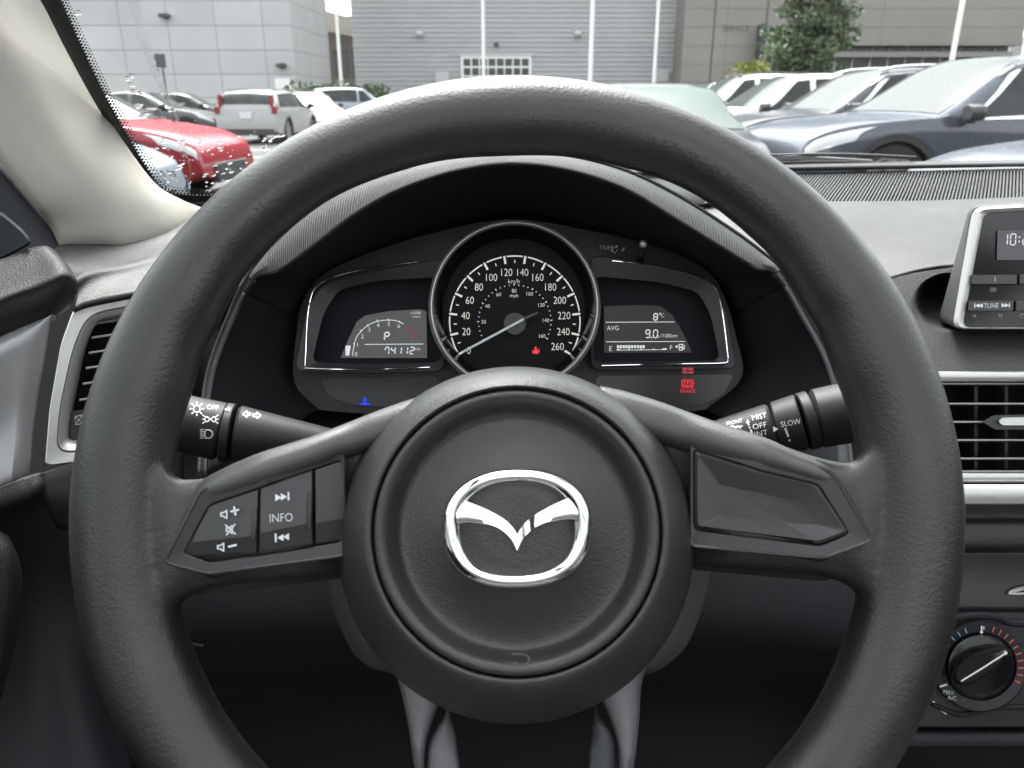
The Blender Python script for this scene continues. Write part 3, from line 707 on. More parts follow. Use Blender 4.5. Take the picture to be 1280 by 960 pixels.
for x0 in (853, 860.4):
    k.poly([(x0, 459.5), (x0 + 6.4, 459.5), (x0 + 6.4, 463), (x0, 463)]); k.poly([(x0, 464), (x0 + 6.4, 464), (x0 + 6.4, 467), (x0, 467)])
k.build('seat_lamp', M['reddim'], wr)
# reset stem and lettering
kn = MB().tube([K(800, 326, .552), K(802, 314, .520), K(804, 306, .508)], .0026, 12).build('reset_stem', M['satin'], cl)
MB().blob(K(804, 305, .507), .0028, 14, 8).build('stem_tip', M['silver'], kn)
k = Ink(Pl(760, 310, DP - .0004), .0006); k.text('TRIP', 756, 309.5, 5.2, 1.0, -3); k.stroke([(763.5, 314.5), (765.5, 306.5)], .8)
k.arc(769, 312.5, 3.6, 100, 280, .9, 10, 3.2); k.disc(770.5, 308, 1.5); k.stroke([(771.8, 311.5), (771, 314)], .9); k.stroke([(777.5, 314), (780.5, 309.5)], 1.3)
k.build('reset_lettering', M['white'], cl)
# ================================================================== dashboard
db = thing('dashboard', 'dark grained dashboard spanning the car below the windscreen', 'dashboard', K(640, 480, .75))
# right upper pad: far edge under the glass to the seam above the lower pad
rows = [[(560, 230.0, 0.990), (720, 224.0, 1.010), (900, 218, 1.02), (1000, 214, 1.0), (1140, 211, 1.0), (1280, 208.5, 1.0), (1420, 207, 1.0)],
        [(560, 224.0, 0.955), (720, 218.0, 0.975), (900, 212, .985), (1000, 209, .97), (1140, 206, .97), (1280, 204, .97), (1420, 203, .97)],
        [(560, 228.0, 0.925), (720, 222.0, 0.945), (880, 216, .955), (990, 213.5, .94), (1140, 211, .94), (1280, 208.5, .94), (1420, 207, .94)]]
surf(MB(), rows, 5, 4).build('defroster_lip', M['dashpad'], db, face=True, solid=.004)
pad = [[(540, 260, 0.940), (700, 258, .93), (860, 254, .86), (960, 252, .825), (1050, 251.5, .82), (1140, 251, .82), (1210, 249, .82), (1280, 246, .82), (1420, 242, .82)],
       [(540, 264, 0.925), (700, 262, .915), (860, 258, .842), (960, 256.5, .806), (1050, 256.5, .80), (1140, 256, .80), (1210, 253.5, .80), (1280, 250.5, .80), (1420, 247, .80)],
       [(540, 282, 0.860), (700, 280, .85), (860, 274, .79), (960, 270, .77), (1050, 268, .765), (1140, 265, .765), (1210, 261, .765), (1280, 258, .77), (1420, 254, .77)],
       [(540, 312, 0.790), (700, 310, .78), (860, 304, .73), (960, 300, .71), (1050, 298, .705), (1140, 294, .70), (1210, 288, .70), (1280, 284, .70), (1420, 280, .70)],
       [(540, 352, 0.710), (700, 350, .70), (860, 345, .67), (960, 345, .66), (1050, 336, .66), (1140, 322, .655), (1210, 316, .655), (1280, 312, .655), (1420, 308, .655)],
       [(540, 422, 0.650), (700, 420, .64), (860, 410, .62), (960, 395, .62), (1050, 368, .622), (1100, 350, .624), (1140, 339, .624), (1190, 332, .624), (1420, 328, .624)]]
surf(MB(), pad, 6, 6).build('upper_pad', M['dashpad'], db, face=True, solid=.004)
# lower pad with the round pocket behind the radio
pk = [(1186 + 42 * math.cos(2 * math.pi * i / 64), 377 + 36 * math.sin(2 * math.pi * i / 64)) for i in range(64)]
outp = []
B0 = [(1430, 332), (1190, 334), (1142, 341), (1104, 351), (1060, 366), (980, 400), (960, 500), (1060, 474), (1180, 465.5), (1430, 463)]
def dlow(x, y):
    t_ = (y - 330) / 135
    return .622 - .062 * min(1.1, max(0, t_)) ** .9 + .004 * max(0, (1100 - x) / 100)
def rayhit(c, a, poly):
    best = None; dx, dy = math.cos(a), math.sin(a)
    for i in range(len(poly)):
        (x0, y0), (x1, y1) = poly[i], poly[(i + 1) % len(poly)]
        ex, ey = x1 - x0, y1 - y0; den = dx * ey - dy * ex
        if abs(den) < 1e-9: continue
        t_ = ((x0 - c[0]) * ey - (y0 - c[1]) * ex) / den; u = ((x0 - c[0]) * dy - (y0 - c[1]) * dx) / den
        if t_ > 0 and -1e-6 <= u <= 1 + 1e-6: best = t_ if best is None else min(best, t_)
    return (c[0] + dx * best, c[1] + dy * best)
NB = 160; c0 = (1186, 377)
ob = [rayhit(c0, 2 * math.pi * i / NB, B0) for i in range(NB)]
ib = [(c0[0] + 42 * math.cos(2 * math.pi * i / NB), c0[1] + 36 * math.sin(2 * math.pi * i / NB)) for i in range(NB)]
lps = []
for f in (1, .85, .7, .55, .4, .28, .18, .1, .05): lps.append([K(a[0] * (1 - f) + b[0] * f, a[1] * (1 - f) + b[1] * f, dlow(a[1] * (1 - f) + b[1] * f, 0 * f + 1) if 0 else dlow(a[0] * (1 - f) + b[0] * f, a[1] * (1 - f) + b[1] * f)) for a, b in zip(ib, ob)])
for s_, dz in ((1.0, .0008), (.97, .003), (.94, .008), (.88, .022), (.7, .034), (.3, .038)):
    lps.append([K(c0[0] + (a[0] - c0[0]) * s_, c0[1] + (a[1] - c0[1]) * s_, dlow(*a) + dz) for a in ib])
MB().loft(lps, (False, True)).build('lower_pad', M['dashpad'], db, face=True, angle=70)
MB().tube(KK(cr([(1085, 360, .6225), (1105, 351, .6235), (1120, 346, .6235), (1140, 340.3, .6235), (1165, 335.5, .6235), (1190, 333, .6235), (1290, 330.5, .6235)], 5)), .0016, 8).build('pad_seam', M['cavity'], db)
# slotted speaker grille along the base of the glass
gr = thing('speaker_grille', 'long slotted grille along the windscreen base', 'speaker grille', K(1140, 230, .88))
def gp(u, v): # u along, v 0 front (near) 1 far
    xb = 880 + u * (1330 - 880); xt = xb + (1262 - xb) * .115 + 2
    yb = 254 - 7 * max(0, (xb - 1180) / 150) ** 1.3 - (xb - 880) * .006; yt = 216 - (xt - 1000) * .0225
    return (xb + (xt - xb) * v, yb + (yt - yb) * v, .817 + .128 * v)
MB().grid([KK([(lambda q: (q[0], q[1] + 1.2, q[2] + .012))(gp(u / 30, v)) for u in range(-24, 31)]) for v in (0, .5, 1)]).build('grille_back', M['cavity'], gr, face=True, solid=.002)
fins = MB(); NF = 98
for i in range(NF):
    u = i / NF; w = .0030
    ra_, rb_ = [], []
    vs = []
    for v in (0, .25, .5, .75, 1):
        a, b = K(*gp(u, v)), K(*gp(u + w * 1.55, v)); dn = Vector((0, .003, -.008))
        vs += [a + dn, a, b, b + dn]
    fins.add(vs, [(4 * j + q, 4 * j + q + 1, 4 * j + q + 5, 4 * j + q + 4) for j in range(4) for q in range(3)])
fins.build('grille_fins', M['dashpad'], gr, face=True, smooth=False)
surf(MB(), [[(0, 322, .60), (60, 322, .60), (140, 325, .62), (240, 325, .66)], [(0, 450, .60), (60, 450, .60), (140, 450, .60), (240, 450, .62)], [(0, 700, .60), (60, 700, .60), (140, 700, .60), (240, 700, .60)]]).build('dash_core', M['dark'], db, face=True, solid=.004)
# left pad by the pillar
rows = [[(60, 316, .53), (82, 305, .555), (155, 302, .60), (215, 283, .66), (262, 258, .73), (330, 240, .80), (420, 232, .84), (560, 232, .86)],
        [(66, 330, .522), (90, 318, .545), (158, 314, .588), (218, 296, .645), (270, 272, .71), (340, 256, .77), (430, 250, .80), (560, 250, .82)],
        [(80, 348, .517), (108, 333, .536), (160, 325, .572), (222, 308, .62), (280, 290, .68), (350, 276, .72), (430, 270, .74), (560, 270, .76)],
        [(92, 352, .512), (114, 342, .530), (165, 331, .562), (225, 316, .606), (285, 306, .655), (350, 300, .68), (430, 300, .70), (560, 300, .70)],
        [(96, 365, .515), (116, 352, .528), (168, 342, .555), (228, 330, .592), (288, 330, .63), (350, 335, .64), (430, 340, .66), (560, 340, .66)],
        [(92, 386, .505), (112, 378, .513), (168, 366, .530), (230, 356, .56), (290, 356, .59), (350, 380, .60), (430, 400, .62), (560, 400, .62)]]
surf(MB(), rows, 6, 6).build('corner_pad', M['dashpad'], db, face=True, solid=.004)
# lower left face under and beside the vent, and the knee panel
rows = [[(50, 592, .497), (100, 576, .508), (180, 560, .525), (230, 548, .54)], [(52, 606, .496), (100, 592, .506), (180, 575, .523), (230, 562, .54)],
        [(58, 630, .50), (104, 625, .508), (180, 610, .525), (230, 600, .54)], [(70, 660, .515), (108, 665, .52), (180, 660, .53), (230, 660, .54)]]
surf(MB(), rows).build('vent_apron', M['dashpad'], db, face=True, solid=.003)
rows = [[(180, 320, .66), (250, 320, .68), (330, 350, .68), (520, 440, .66), (800, 440, .66), (960, 420, .66), (1080, 440, .63), (1100, 450, .62)],
        [(205, 380, .60), (250, 400, .60), (330, 440, .60), (520, 480, .61), (800, 480, .61), (960, 455, .61), (1080, 470, .60), (1100, 480, .60)],
        [(205, 560, .58), (250, 560, .575), (330, 560, .57), (520, 600, .57), (800, 600, .57), (960, 580, .57), (1060, 580, .575), (1110, 590, .59)],
        [(120, 680, .56), (220, 690, .555), (330, 690, .55), (520, 700, .55), (800, 700, .55), (960, 690, .55), (1080, 690, .56), (1150, 690, .58)],
        [(110, 800, .56), (220, 795, .555), (330, 790, .55), (520, 790, .55), (800, 790, .55), (960, 790, .55), (1080, 800, .56), (1150, 800, .58)],
        [(120, 860, .60), (220, 840, .60), (330, 830, .60), (520, 830, .60), (800, 830, .60), (960, 830, .60), (1080, 840, .60), (1150, 850, .60)],
        [(120, 960, .68), (220, 930, .68), (330, 910, .68), (520, 900, .68), (800, 900, .68), (960, 900, .68), (1080, 930, .68), (1150, 960, .66)],
        [(120, 1150, .70), (220, 1150, .70), (330, 1150, .70), (520, 1150, .70), (800, 1150, .70), (960, 1150, .70), (1080, 1150, .70), (1150, 1150, .70)]]
surf(MB(), rows).build('knee_panel', M['dark'], db, face=True, solid=.004)
k = MB()
for i in range(6): k.tube(KK([(908, 750 + i * 5.3, .5495), (938, 747 + i * 5.3, .5495)]), .0007, 6)
k.build('panel_slots', M['gloss'], db)
MB().tube(KK([(974, 700, .551), (978, 745, .5515), (976, 785, .551)]), .0006, 6).build('panel_seam', M['gloss'], db)
hd = MB().tube(KK([(214, 800, .5535), (236, 804, .5535), (255, 808, .553)]), .0013, 8).build('release_lever', M['dark'], db)
MB().tube(KK([(252, 490, .583), (252, 600, .570), (250, 640, .562)]), .0008, 6).build('shroud_seam', M['gloss'], db)

# ================================================================== left vent
lv = thing('air_vent', 'left air vent with silver frame and closed-vent symbol beside the door', 'air vent', K(110, 480, .51))
vo = [(92, 386), (240, 356), (240, 560), (56, 583), (62, 510), (76, 430)]
vm = [(109, 392), (240, 366), (240, 548), (69, 568), (74, 510), (90, 436)]
vn = [(109.5, 392.5), (239, 366.5), (239, 547), (69.5, 567.5), (74.5, 510), (90.5, 436)]
vi = [(122, 400), (238, 380), (238, 535), (82, 552), (88, 510), (102, 440)]
vj = [(118, 404), (236, 386), (236, 528), (88, 556), (92, 510), (106, 440)]
def dv(x, y): return .505 + .00028 * (x - 56) - .00002 * (y - 380)
def VV(pts, o, r): return KK(rp([(x, y, dv(x, y) + o) for x, y in pts], r, 5))
MB().loft([VV(vo, .02, 9), VV(vo, .002, 9), VV([(x + (150 - x) * .015, y + (470 - y) * .015) for x, y in vo], 0, 9), VV(vm, .0005, 22), VV(vm, .0025, 22)]).build('outer_frame', M['silver'], lv, angle=40)
MB().loft([VV(vn, .006, 22), VV(vn, .0012, 22), VV([(x + (150 - x) * .02, y + (470 - y) * .02) for x, y in vn], -.0008, 20), VV([(a[0] * .4 + b[0] * .6, a[1] * .4 + b[1] * .6) for a, b in zip(vn, vi)], .0005, 18), VV(vi, .005, 14), VV(vj, .024, 12)]).build('inner_frame', M['silver'], lv, angle=50)
MB().loft([VV(vj, .0245, 12), VV(vj, .046, 12)], (False, True)).build('vent_duct', M['cavity'], lv)
for y0 in (404, 421, 439.5, 458, 477, 496.5):
    y1 = y0 - 6; m = MB(); xl = 118 - (y0 - 404) * .20
    def pt(x, dy, o): return K(x, y0 + (y1 - y0) * (x - 118) / 40 + dy, dv(x, y0) + o)
    m.loft([[pt(x, -.8, .013), pt(x, 1.6, .0128), pt(x, 3.5, .03), pt(x, 1.0, .03)] for x in (xl, 160, 235)], (True, True))
    m.build('vent_slat', M['satingrey'], lv, smooth=False)
lpp = [tuple(p)[:2] for p in rp([(90, 514), (236, 492), (236, 530), (86, 552)], 3, 4, .5)]
MB().loft([[K(x, y, dv(x, y) + .011) for x, y in lpp], [K(x, y, dv(x, y) + .03) for x, y in lpp]], (True, True)).build('lower_panel', M['shroud'], lv, smooth=False)
k = Ink(Pl(98, 525, dv(98, 525) + .011), .0015); k.stroke([(94, 520.5), (103.5, 518.8), (103.3, 529.6), (93.6, 530.6)], 1.0, True); k.stroke([(94, 520.5), (103.3, 529.6)], .8); k.stroke([(103.5, 518.8), (93.6, 530.6)], .8)
k.build('closed_symbol', M['white'], lv)

# ================================================================== right vent
rv = thing('air_vent', 'wide centre air vent with black louvres and silver bars under the radio', 'air vent', K(1280, 540, .55))
def bar(y0, y1, d, name, mtl, x0=1090, x1=1440, depth=.02, r=.3):
    h = (y1 - y0)
    MB().loft([[K(x, y0, d + depth), K(x, y0, d + .002), K(x, y0 + h * .1, d + .0006), K(x, y0 + h * .4, d), K(x, y0 + h * .7, d + .0004), K(x, y1 - h * .06, d + .0016), K(x, y1, d + .0035), K(x, y1, d + depth)] for x in (x0, (x0 + x1) / 2, x1)], (True, True)).build(name, mtl, rv, angle=40)
bar(464.5, 477, .556, 'upper_bar', M['silver'])
bar(591, 603.5, .552, 'lower_bar', M['silver'])
bar(605.5, 631, .548, 'lower_bar', M['silver'])
MB().grid([KK([(1080, 474, .562), (1440, 474, .562)]), KK([(1080, 476, .62), (1440, 476, .62)]), KK([(1080, 590, .62), (1440, 590, .62)]), KK([(1080, 592, .556), (1440, 592, .556)])]).build('vent_duct', M['cavity'], rv, face=True, smooth=False, solid=.003)
for i, y in enumerate((478.5, 503.5, 526.2, 549, 572, 588)):
    x1 = 1440
    MB().loft([[K(x, y, .562), K(x, y + 1.9, .5618), K(x, y + 3.5, .585), K(x, y + .5, .585)] for x in (1080, 1200, x1)], (True, True)).build('vent_slat', M['satingrey'], rv, smooth=False)
for x in (1218, 1256, 1300): MB().loft([KK([(x, 480, .59), (x + 4, 480, .59), (x + 4, 480, .61), (x, 480, .61)]), KK([(x, 589, .59), (x + 4, 589, .59), (x + 4, 589, .61), (x, 589, .61)])], (True, True)).build('vent_vane', M['shroud'], rv, smooth=False)
MB().loft([loopd([(1228, 527), (1242, 519), (1330, 517.5), (1330, 537), (1244, 537)], .566, 3), loopd([(1228, 527), (1242, 519), (1330, 517.5), (1330, 537), (1244, 537)], .5575, 3)], (True, True)).build('tab_mount', M['satin'], rv)
MB().loft([loopd([(1247, 527), (1252, 521.5), (1330, 520.5), (1330, 532.5), (1252, 532.5)], .5575, 3), loopd([(1248, 527), (1253, 522.5), (1330, 521.5), (1330, 531.5), (1253, 531.5)], .5545, 3)], (True, True)).build('vent_tab', M['silver'], rv)
# padding, tray and lower centre stack
surf(MB(), [[(1080, 630, .566), (1280, 630, .566), (1440, 630, .566)], [(1080, 648, .566), (1280, 648, .566), (1440, 648, .566)], [(1080, 656, .556), (1280, 655, .556), (1440, 655, .556)], [(1080, 678, .552), (1280, 676, .552), (1440, 676, .552)], [(1080, 688, .556), (1280, 687, .556), (1440, 687, .556)], [(1080, 692, .575), (1280, 691, .575), (1440, 691, .575)]]).build('centre_pad', M['dashpad'], db, face=True, solid=.003)
surf(MB(), [[(1080, 688, .576), (1280, 688, .576), (1440, 688, .576)], [(1080, 720, .577), (1280, 720, .577), (1440, 720, .577)], [(1080, 765, .575), (1280, 765, .575), (1440, 765, .575)]]).build('slot_panel', M['satin'], db, face=True, solid=.003)
cc = thing('climate_panel', 'black climate control panel with a round temperature dial', 'climate control', K(1228, 840, .56))
MB().loft([loopd([(1110, 762), (1300, 762), (1440, 762), (1440, 912), (1300, 912), (1110, 912)], .580, 4), loopd([(1110, 766), (1300, 766), (1440, 766), (1440, 908), (1300, 908), (1110, 908)], .566, 4)], (True, True)).build('panel_plate', M['satin'], cc)
MB().tube(KK(cr([(1150, 796, .565), (1180, 776, .564), (1215, 769, .564), (1245, 771, .564), (1262, 778, .565), (1300, 779, .565), (1440, 779, .565)], 5)), .0028, 8).build('panel_ridge', M['dark'], cc)
MB().tube(KK(cr([(1165, 880, .565), (1200, 893, .565), (1236, 886, .565), (1262, 884, .565), (1440, 884, .565)], 5)), .0018, 8).build('panel_ridge', M['dark'], cc)
kx_, ky_ = 1226, 833
MB().loft([ell(kx_, ky_, 59, 57, .569), ell(kx_, ky_, 59, 57, .561), ell(kx_, ky_, 57.5, 55.5, .5595), ell(kx_, ky_, 45, 43, .5605), ell(kx_, ky_, 43, 41, .564)], (True, True)).build('dial_ring', M['shroud'], cc, angle=35)
kb = MB().loft([ell(kx_, ky_, 41.5, 40, .565), ell(kx_, ky_, 41, 39.5, .556), ell(kx_, ky_, 40, 38.5, .5545), ell(kx_, ky_, 36, 34.5, .5540)], (True, True)).build('temperature_knob', M['gloss'], cc, angle=35)
gb = [(1188, 846), (1200, 829), (1224, 814), (1250, 808), (1262, 812), (1264, 818), (1250, 834), (1224, 851), (1204, 859), (1192, 856)]
MB().loft([KK(cr([(x, y, .5545) for x, y in gb], 4, True)), KK(cr([(x, y, .548) for x, y in scl(gb, .93, (1226, 833))], 4, True)), KK(cr([(x, y, .5455) for x, y in scl(gb, .8, (1226, 833))], 4, True))], (True, True)).build('knob_grip', M['gloss'], kb, angle=40)
k = Ink(Pl(1226, 833, .5455), .0006); k.stroke([(1202, 851), (1230, 834), (1257, 816.5)], 2.2); k.disc(1257, 816.5, 2.4); k.build('knob_pointer', M['white'], kb)
MB().tube(KK(cr([(1196, 855, .5525), (1206, 855.5, .552), (1215, 852.5, .5515), (1221, 848.5, .5515)], 5)), .0008, 8).build('grip_highlight_edge', M['silver'], kb)
rp_ = Pl(1226, 833, .5598)
k = Ink(rp_, .0005)
def kp(r, a, ry=.965): return (kx_ + r * math.cos(rad(a)), ky_ - r * ry * math.sin(rad(a)))
for a in (112, 123, 134, 145, 156): k.stroke([kp(46.5, a), kp(53.5, a)], 1.2)
k.build('cold_marks', M['blueprint'], cc)
k = Ink(rp_, .0005)
for i in range(10): k.stroke([kp(46.5, 72 - i * 10.6), kp(54, 72 - i * 10.6)], 1.6 + .12 * i)
k.build('warm_marks', M['redprint'], cc)
k = Ink(rp_, .0005); k.stroke([(1227, 782.5), (1227, 788.5)], 1.8); k.disc(1227, 790, 2); k.stroke([(1228.5, 783.5), (1231, 783.5)], 1); k.stroke([(1228.5, 786), (1231, 786)], 1)
k.build('thermometer_mark', M['white'], cc); k = Ink(rp_, .0005)
k.text('MAX', 1186, 865.5, 5.0, .9, -8); k.text('A/C', 1190, 872.5, 5.0, .95, -6)
k.stroke([(1174.5, 858.5), (1184, 855.5)], 2.4);
k.build('dial_lettering', M['white'], cc)
k = Ink(Pl(1170, 885, .5655), .0005); k.arc(1220, 838, 66, 216, 236, 2.0, 8); k.build('fan_mark', M['white'], cc)
MB().tube(KK(cr([(1262, 741, .575), (1272, 737, .574), (1300, 731, .574)], 4)), .0016, 8).tube(KK(cr([(1260, 741.5, .5745), (1275, 742, .5735), (1300, 740, .5735)], 4)), .0010, 8).build('slot_trim', M['silver'], db)
surf(MB(), [[(1080, 906, .585), (1280, 908, .585), (1440, 908, .585)], [(1080, 914, .570), (1280, 914, .570), (1440, 914, .570)], [(1080, 930, .565), (1280, 930, .565), (1440, 930, .565)], [(1080, 940, .572), (1280, 940, .572), (1440, 940, .572)], [(1080, 990, .62), (1280, 990, .62), (1440, 990, .62)]]).build('lower_console', M['dark'], db, face=True, solid=.003)

# ================================================================== radio
rd = thing('radio_unit', 'upright black radio with silver surround and clock display', 'car radio', K(1280, 335, .57))
ro = [(1214, 257), (1330, 250), (1560, 250), (1560, 414), (1330, 414), (1174, 404)]
r1 = [(1216, 259), (1330, 253), (1560, 253), (1560, 412), (1330, 412), (1186, 410)]
MB().loft([loopd([(1222, 262), (1330, 256), (1550, 256), (1550, 408), (1330, 408), (1178, 400)], .66, 12), loopd([(x - 2, y) for x, y in ro], .600, 14), loopd([(1214, 258), (1330, 251), (1560, 251), (1560, 413), (1330, 413), (1190, 412)], .572, 14), loopd([(1220, 262), (1330, 256), (1556, 256), (1556, 409), (1330, 409), (1196, 408)], .570, 14)], (True, True)).build('housing', M['greyplastic'], rd, angle=50)
so = [(1216, 259), (1330, 252.5), (1560, 252.5), (1560, 412), (1330, 412), (1190, 411)]
si = [(1230, 266), (1330, 261), (1552, 261), (1552, 409), (1330, 409.5), (1203, 409)]
MB().loft([loopd(so, .571, 14), loopd(so, .566, 14), loopd([(x * .55 + a * .45, y * .55 + b * .45) for (x, y), (a, b) in zip(so, si)], .5645, 12), loopd(si, .5665, 10), loopd(si, .569, 10)], (False, False)).build('surround', M['silver'], rd, angle=45)
FD = .5675
MB().loft([loopd(si, FD + .002, 10), loopd(si, FD, 10)], (True, True)).build('face_plate', M['gloss'], rd)
rpn = Pl(1260, 330, FD)
disp = [(1247, 288), (1540, 288), (1540, 325), (1246, 325)]
dsp = MB().loft([loopd(disp, FD, 1.5), loopd(disp, FD - .0012, 1.5)], (True, True)).build('clock_display', emit('radio display', (.3, .31, .34), .025, (.03, .03, .033)), rd, smooth=False)
k = Ink(Pl(1260, 305, FD - .0012), .0006); k.seg('10:20', 1252.5, 292.5, 13.5, 6.4, 3.8, 1.6, .06); k.build('clock_digits', M['lit'], dsp)
def key(pts, txt, name):
    b = MB().loft([loopd(pts, FD, 1.5), loopd(pts, FD - .002, 1.5), loopd(scl(pts, .965, (sum(p[0] for p in pts) / 4, sum(p[1] for p in pts) / 4)), FD - .0026, 1.5)], (True, True)).build(name, M['button'], rd, angle=30)
    return b
for a, b_, y0, y1, t_ in ((1213.5, 1271.5, 343.5, 355, '1'), (1273.5, 1331, 343, 354.6, '2'), (1333, 1392, 343, 354.6, '3'), (1394, 1452, 343, 354.6, '4')):
    kk = key([(a + 1, y0), (b_, y0), (b_, y1), (a, y1)], t_, 'preset_key'); k = Ink(Pl(a, y0, FD - .0026), .0005); k.text(t_, (a + b_) / 2 + 1.5, (y0 + y1) / 2, 6.2, .9); k.build('key_number', M['white'], kk)
for a, b_, y0, y1, t_ in ((1209.5, 1267, 376, 388.5, 'TUNE'), (1269, 1330, 376, 388.5, 'MENU'), (1332, 1392, 376, 388.5, 'SCAN')):
    kk = key([(a + 1, y0), (b_, y0), (b_, y1), (a, y1)], t_, 'tuning_key'); k = Ink(Pl(a, y0, FD - .0026), .0005); cx = (a + b_) / 2
    k.text(t_, cx + .8, 382, 6.2, .80)
    if t_ == 'TUNE':
        tri(k, cx - 16.5, 382, .62, -1); tri(k, cx - 12.2, 382, .62, -1); k.stroke([(cx - 19.8, 379.2), (cx - 19.8, 384.8)], 1.2)
        tri(k, cx + 16.2, 381.6, .62, 1); tri(k, cx + 20.3, 381.6, .62, 1); k.stroke([(cx + 23.4, 379), (cx + 23.4, 384.4)], 1.2)
    k.build('key_lettering', M['white'], kk)
k = Ink(rpn, .0006); k.text(':00', 1241, 362, 5.4, .95); k.text('H', 1218, 394.5, 5.4, .8); k.text('M', 1250.5, 394.5, 5.4, .8); k.text('CLOCK', 1275, 394.5, 5.4, .85, align='L'); k.build('face_lettering', M['greyprint'], rd)

# ================================================================== driver's door
dr = thing('driver_door', "black driver's door with satin silver trim panel and dark sail corner", 'car door', K(-40, 560, .46))
rows = [[(-260, 400, .41), (-120, 360, .45), (0, 324, .486), (35, 311, .497), (56, 307, .503), (66, 311, .512)],
        [(-260, 430, .402), (-120, 390, .442), (0, 350, .476), (42, 333, .488), (70, 323, .495), (84, 330, .504)],
        [(-260, 466, .392), (-120, 420, .431), (0, 371, .465), (45, 354, .477), (80, 340, .486), (95, 347, .499)],
        [(-260, 478, .3925), (-120, 431, .4315), (0, 382, .4655), (46, 365, .4775), (81, 351, .4865), (97, 357, .50)],
        [(-260, 500, .398), (-120, 452, .437), (0, 402, .469), (44, 386, .480), (74, 373, .489), (94, 370, .505)],
        [(-260, 520, .41), (-120, 472, .446), (0, 424, .478), (40, 409, .488), (66, 398, .496), (86, 386, .512)]]
surf(MB(), towards(rows, .24)).build('door_cap', M['doorcap'], dr, face=True, solid=.004)
rows = [[(-260, 520, .41), (-120, 472, .443), (0, 420, .476), (40, 403, .486), (66, 394, .492)],
        [(-260, 545, .402), (-120, 495, .436), (0, 436, .469), (38, 417, .480), (64, 397, .491)],
        [(-260, 580, .404), (-120, 532, .438), (0, 470, .471), (32, 456, .480), (56, 448, .491)],
        [(-260, 640, .410), (-120, 590, .444), (0, 540, .476), (24, 532, .482), (43, 526, .492)],
        [(-260, 705, .405), (-120, 655, .438), (0, 602, .470), (18, 595, .476), (38, 586, .490)],
        [(-260, 715, .41), (-120, 662, .443), (0, 608, .476), (18, 601, .482), (38, 592, .493)]]
surf(MB(), towards(rows, .24)).build('trim_panel', M['satingrey'], dr, face=True, solid=.003)
rows = [[(-260, 700, .415), (-120, 655, .448), (0, 606, .482), (30, 596, .492), (60, 590, .502), (100, 596, .53)],
        [(-260, 720, .41), (-120, 680, .443), (0, 634, .478), (36, 620, .488), (62, 612, .50), (110, 640, .53)],
        [(-260, 770, .42), (-120, 715, .455), (0, 662, .492), (36, 650, .502), (64, 645, .51), (120, 700, .54)],
        [(-260, 840, .43), (-120, 800, .47), (0, 760, .51), (40, 750, .525), (80, 750, .535), (135, 800, .55)],
        [(-260, 930, .43), (-120, 910, .47), (0, 890, .505), (50, 880, .52), (95, 860, .53), (150, 880, .55)],
        [(-260, 1060, .43), (-120, 1040, .46), (0, 1020, .49), (60, 1010, .50), (130, 1000, .51), (180, 1010, .53)]]
surf(MB(), towards(rows, .24)).build('lower_panel', M['dark'], dr, face=True, solid=.003)
rows = [[(-200, 690, .40), (-60, 672, .435), (-10, 664, .452), (8, 668, .462), (16, 680, .475)], [(-200, 710, .39), (-60, 692, .425), (-8, 684, .442), (16, 690, .452), (26, 705, .468)],
        [(-200, 760, .388), (-60, 742, .422), (-10, 735, .440), (16, 735, .450), (28, 738, .468)], [(-200, 850, .392), (-60, 835, .426), (-16, 830, .444), (6, 825, .454), (16, 815, .472)], [(-200, 950, .40), (-60, 930, .436), (-26, 920, .452), (-8, 900, .462), (0, 880, .478)]]
surf(MB(), rows).build('armrest', M['dashpad'], dr, face=True, solid=.003)
# sail corner and mirror adjuster patch
rows = [[(-120, 120, .475), (-40, 170, .495), (0, 207, .512), (40, 254, .533), (62, 280, .548), (80, 306, .56)], [(-120, 180, .472), (-40, 220, .49), (0, 250, .506), (36, 285, .525), (56, 305, .538), (76, 322, .55)], [(-120, 330, .462), (-40, 330, .484), (0, 332, .50), (34, 325, .515), (54, 322, .527), (72, 335, .54)]]
surf(MB(), rows).build('sail_corner', M['cavity'], dr, face=True, solid=.003)
MB().loft([loopd([(-60, 255), (0, 263), (28, 286), (42, 304), (0, 326), (-60, 345)], .497, 10), loopd([(-60, 259), (-1, 267), (24, 287), (38, 303), (0, 322), (-60, 340)], .4935, 10)], (True, True)).build('sail_inset', M['dark'], dr)
# ================================================================== A pillar
pt_ = []
pil = [[(84, 330, .57), (92, 325, .573), (125, 320, .59), (162, 318, .615), (216, 300, .665), (256, 274, .735)],
       [(74, 308, .553), (84, 303, .556), (120, 301, .574), (160, 303, .60), (215, 285, .655), (256, 262, .725)],
       [(60, 279, .545), (72, 276, .546), (108, 272, .562), (150, 268, .59), (195, 256, .64), (226, 249, .70)],
       [(40, 253, .528), (52, 246, .530), (85, 232, .545), (122, 220, .57), (165, 222, .62), (193, 228, .675)],
       [(0, 206, .506), (12, 196, .508), (42, 174, .522), (78, 160, .545), (118, 160, .59), (150, 170, .635)],
       [(-55, 142, .482), (-42, 130, .483), (-8, 108, .496), (34, 92, .52), (76, 92, .56), (113, 106, .60)],
       [(-115, 65, .455), (-100, 50, .456), (-62, 28, .468), (-16, 14, .492), (30, 16, .535), (78, 40, .575)],
       [(-180, -30, .425), (-164, -48, .426), (-120, -72, .438), (-70, -86, .462), (-18, -80, .505), (35, -45, .545)],
       [(-250, -140, .395), (-232, -160, .396), (-185, -188, .408), (-130, -204, .432), (-70, -190, .478), (-10, -140, .52)]]
MB_p = surf(MB(), pil, 6, 8)
cb = thing('pillar_trim', 'beige cloth trim on the left windscreen pillar', 'pillar trim', K(80, 160, .56))
